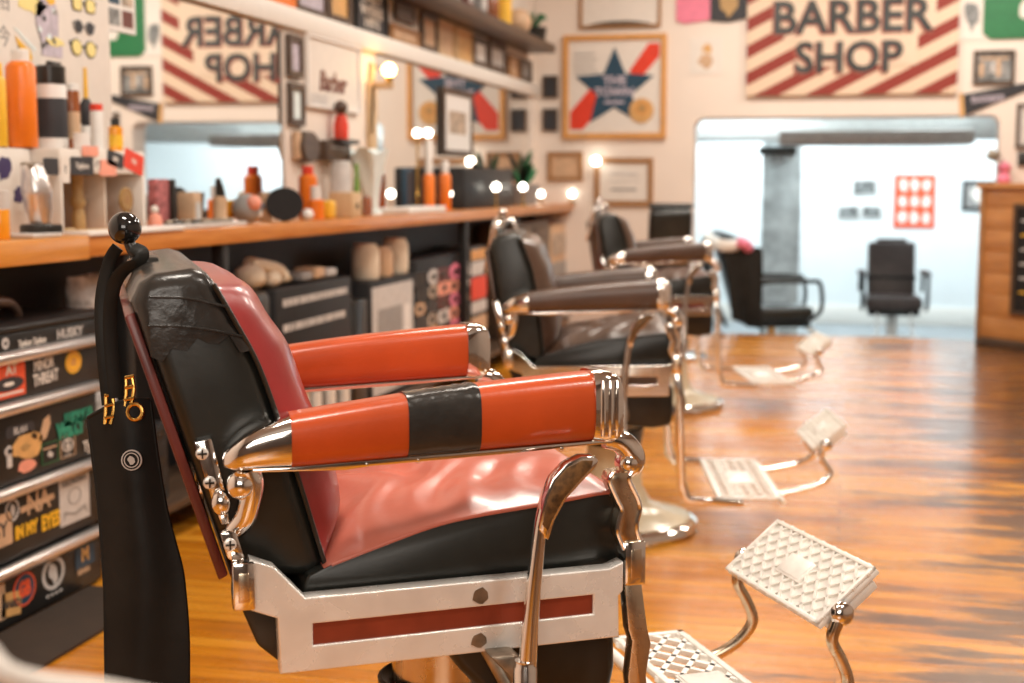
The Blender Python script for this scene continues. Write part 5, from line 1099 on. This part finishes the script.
# sticker-covered cabinet
def patches(r, w, h):
    q = random.Random(12); cols = ['tan', 'lgrey', 'paper', 'salmon', 'ochre', 'photow', 'dark', 'grey', 'yellow', 'pink', 'maroon', 'lgrey']
    k = 0
    for i in range(5):
        for j in range(7):
            o = MB(); W = wallL(-w*.42+w*.21*i+q.uniform(-.02, .02), h*.12+h*.78*j/6.5, .0005) @ Matrix.Diagonal((2.4, 1, 1, 1))
            (o.shape([disc(q.uniform(.032, .045))], cols[(k*5+j) % 12], W, .001) if q.random() < .6 else o.shape([rect(.08, .065)], cols[(k*7+i) % 12], W @ Matrix.Rotation(q.uniform(-.2, .2), 4, 'Z'), .001)).shape([blob(.018, 0, 0, 8, .4, k)], 'dark', W @ T(0, 0, .002), .0004)
            o.build('sticker', r); k += 1
under('sticker_cabinet', 'black cabinet covered all over with round stickers under the far counter', 'cabinet', (416, 468, 256, 340), 'black', z0=LS, deco_=patches)
def spines(r, w, h): front(r, w, h, lambda o, W, a, b: [o.box((-a*.5, -b*.5+b*t0, 0), (a*.5, -b*.5+b*t1, .004), m, T=W) for t0, t1, m in ((.02, .2, 'photow'), (.22, .36, 'tan'), (.40, .50, 'lgrey'), (.52, .72, 'brightred'), (.74, .86, 'lgrey'), (.88, .97, 'ochre'))], 'bands')
under('magazine_rack', 'upright rack with red, white and yellow bands right of the sticker cabinet', 'rack', (471, 486, 246, 350), 'dark', z0=LS, deco_=spines)
under('dark_cabinet', 'dark cabinet under the far end of the counter', 'cabinet', (512, 549, 222, 330), 'darkwood', z0=LS, deco_=lambda r, w, h: front(r, w, h, lambda o, W, a, b: (o.box((-a*.46, -b*.45, 0), (-a*.02, b*.45, .01), 'darkwood', .002, W), o.box((a*.02, -b*.45, 0), (a*.46, b*.45, .01), 'darkwood', .002, W), o.box((-a*.06, 0, .01), (-a*.03, b*.1, .02), 'brass', T=W), o.box((a*.03, 0, .01), (a*.06, b*.1, .02), 'brass', T=W)), 'doors'))
under('pink_shelf_unit', 'pinkish shelf unit between dark cabinet and far wall', 'shelf', (551, 566, 224, 330), 'tan', z0=LS, deco_=lambda r, w, h: front(r, w, h, lambda o, W, a, b: [o.box((-a*.45, -b*.42+b*.3*k, 0), (a*.45, -b*.42+b*.3*k+b*.22, .006), ('maroon', 'grey', 'photow')[k], T=W) for k in range(3)], 'boxes'))
# bottles on the low shelf, seen between the arms
for k, (u, m, lab) in enumerate(((303, 'tan', 'tan bottle low behind the orange chair arms, leftmost'), (316, 'lgrey', 'grey bottle low behind the orange chair arms, second from the left'), (330, 'brownglass', 'brown bottle low behind the orange chair arms'), (344, 'tan', 'tan bottle low behind the orange chair arms, fourth from the left'))):
    y = on_x(u, 395, -1.90).y; bottle('shelf_bottle', lab, 'bottle', -1.902, y, LS, .048, .30, m, 'dark', 'bottle', 'paper')

# ------------------------------------------------------------------ repeats share a group
GROUPS = dict(barber_chair='antique barber chairs in a row along the counter', salon_chair='modern salon chairs at the back', small_picture='small dark frames beside the star poster', certificate='framed certificates on the far wall',
 wall_photo='small photos on the white wall', scarf='pink scarves on the white wall', upright_picture='narrow frames beside the near mirror', brown_picture='pictures standing on the trim', pale_print='pictures standing on the trim',
 black_picture='black framed pictures', cloth_roll='cloth rolls on the pale fronted box', small_carton='cartons on the printed black case', shelf_bottle='bottles on the low shelf', storage_box='boxes on the top shelf', spray_bottle='orange spray bottles on the counter')
for o in bpy.data.objects:
    k = o.name.split('.')[0]
    if o.parent is None and o.get('category') and k in GROUPS and not o.get('group'): o['group'] = GROUPS[k]
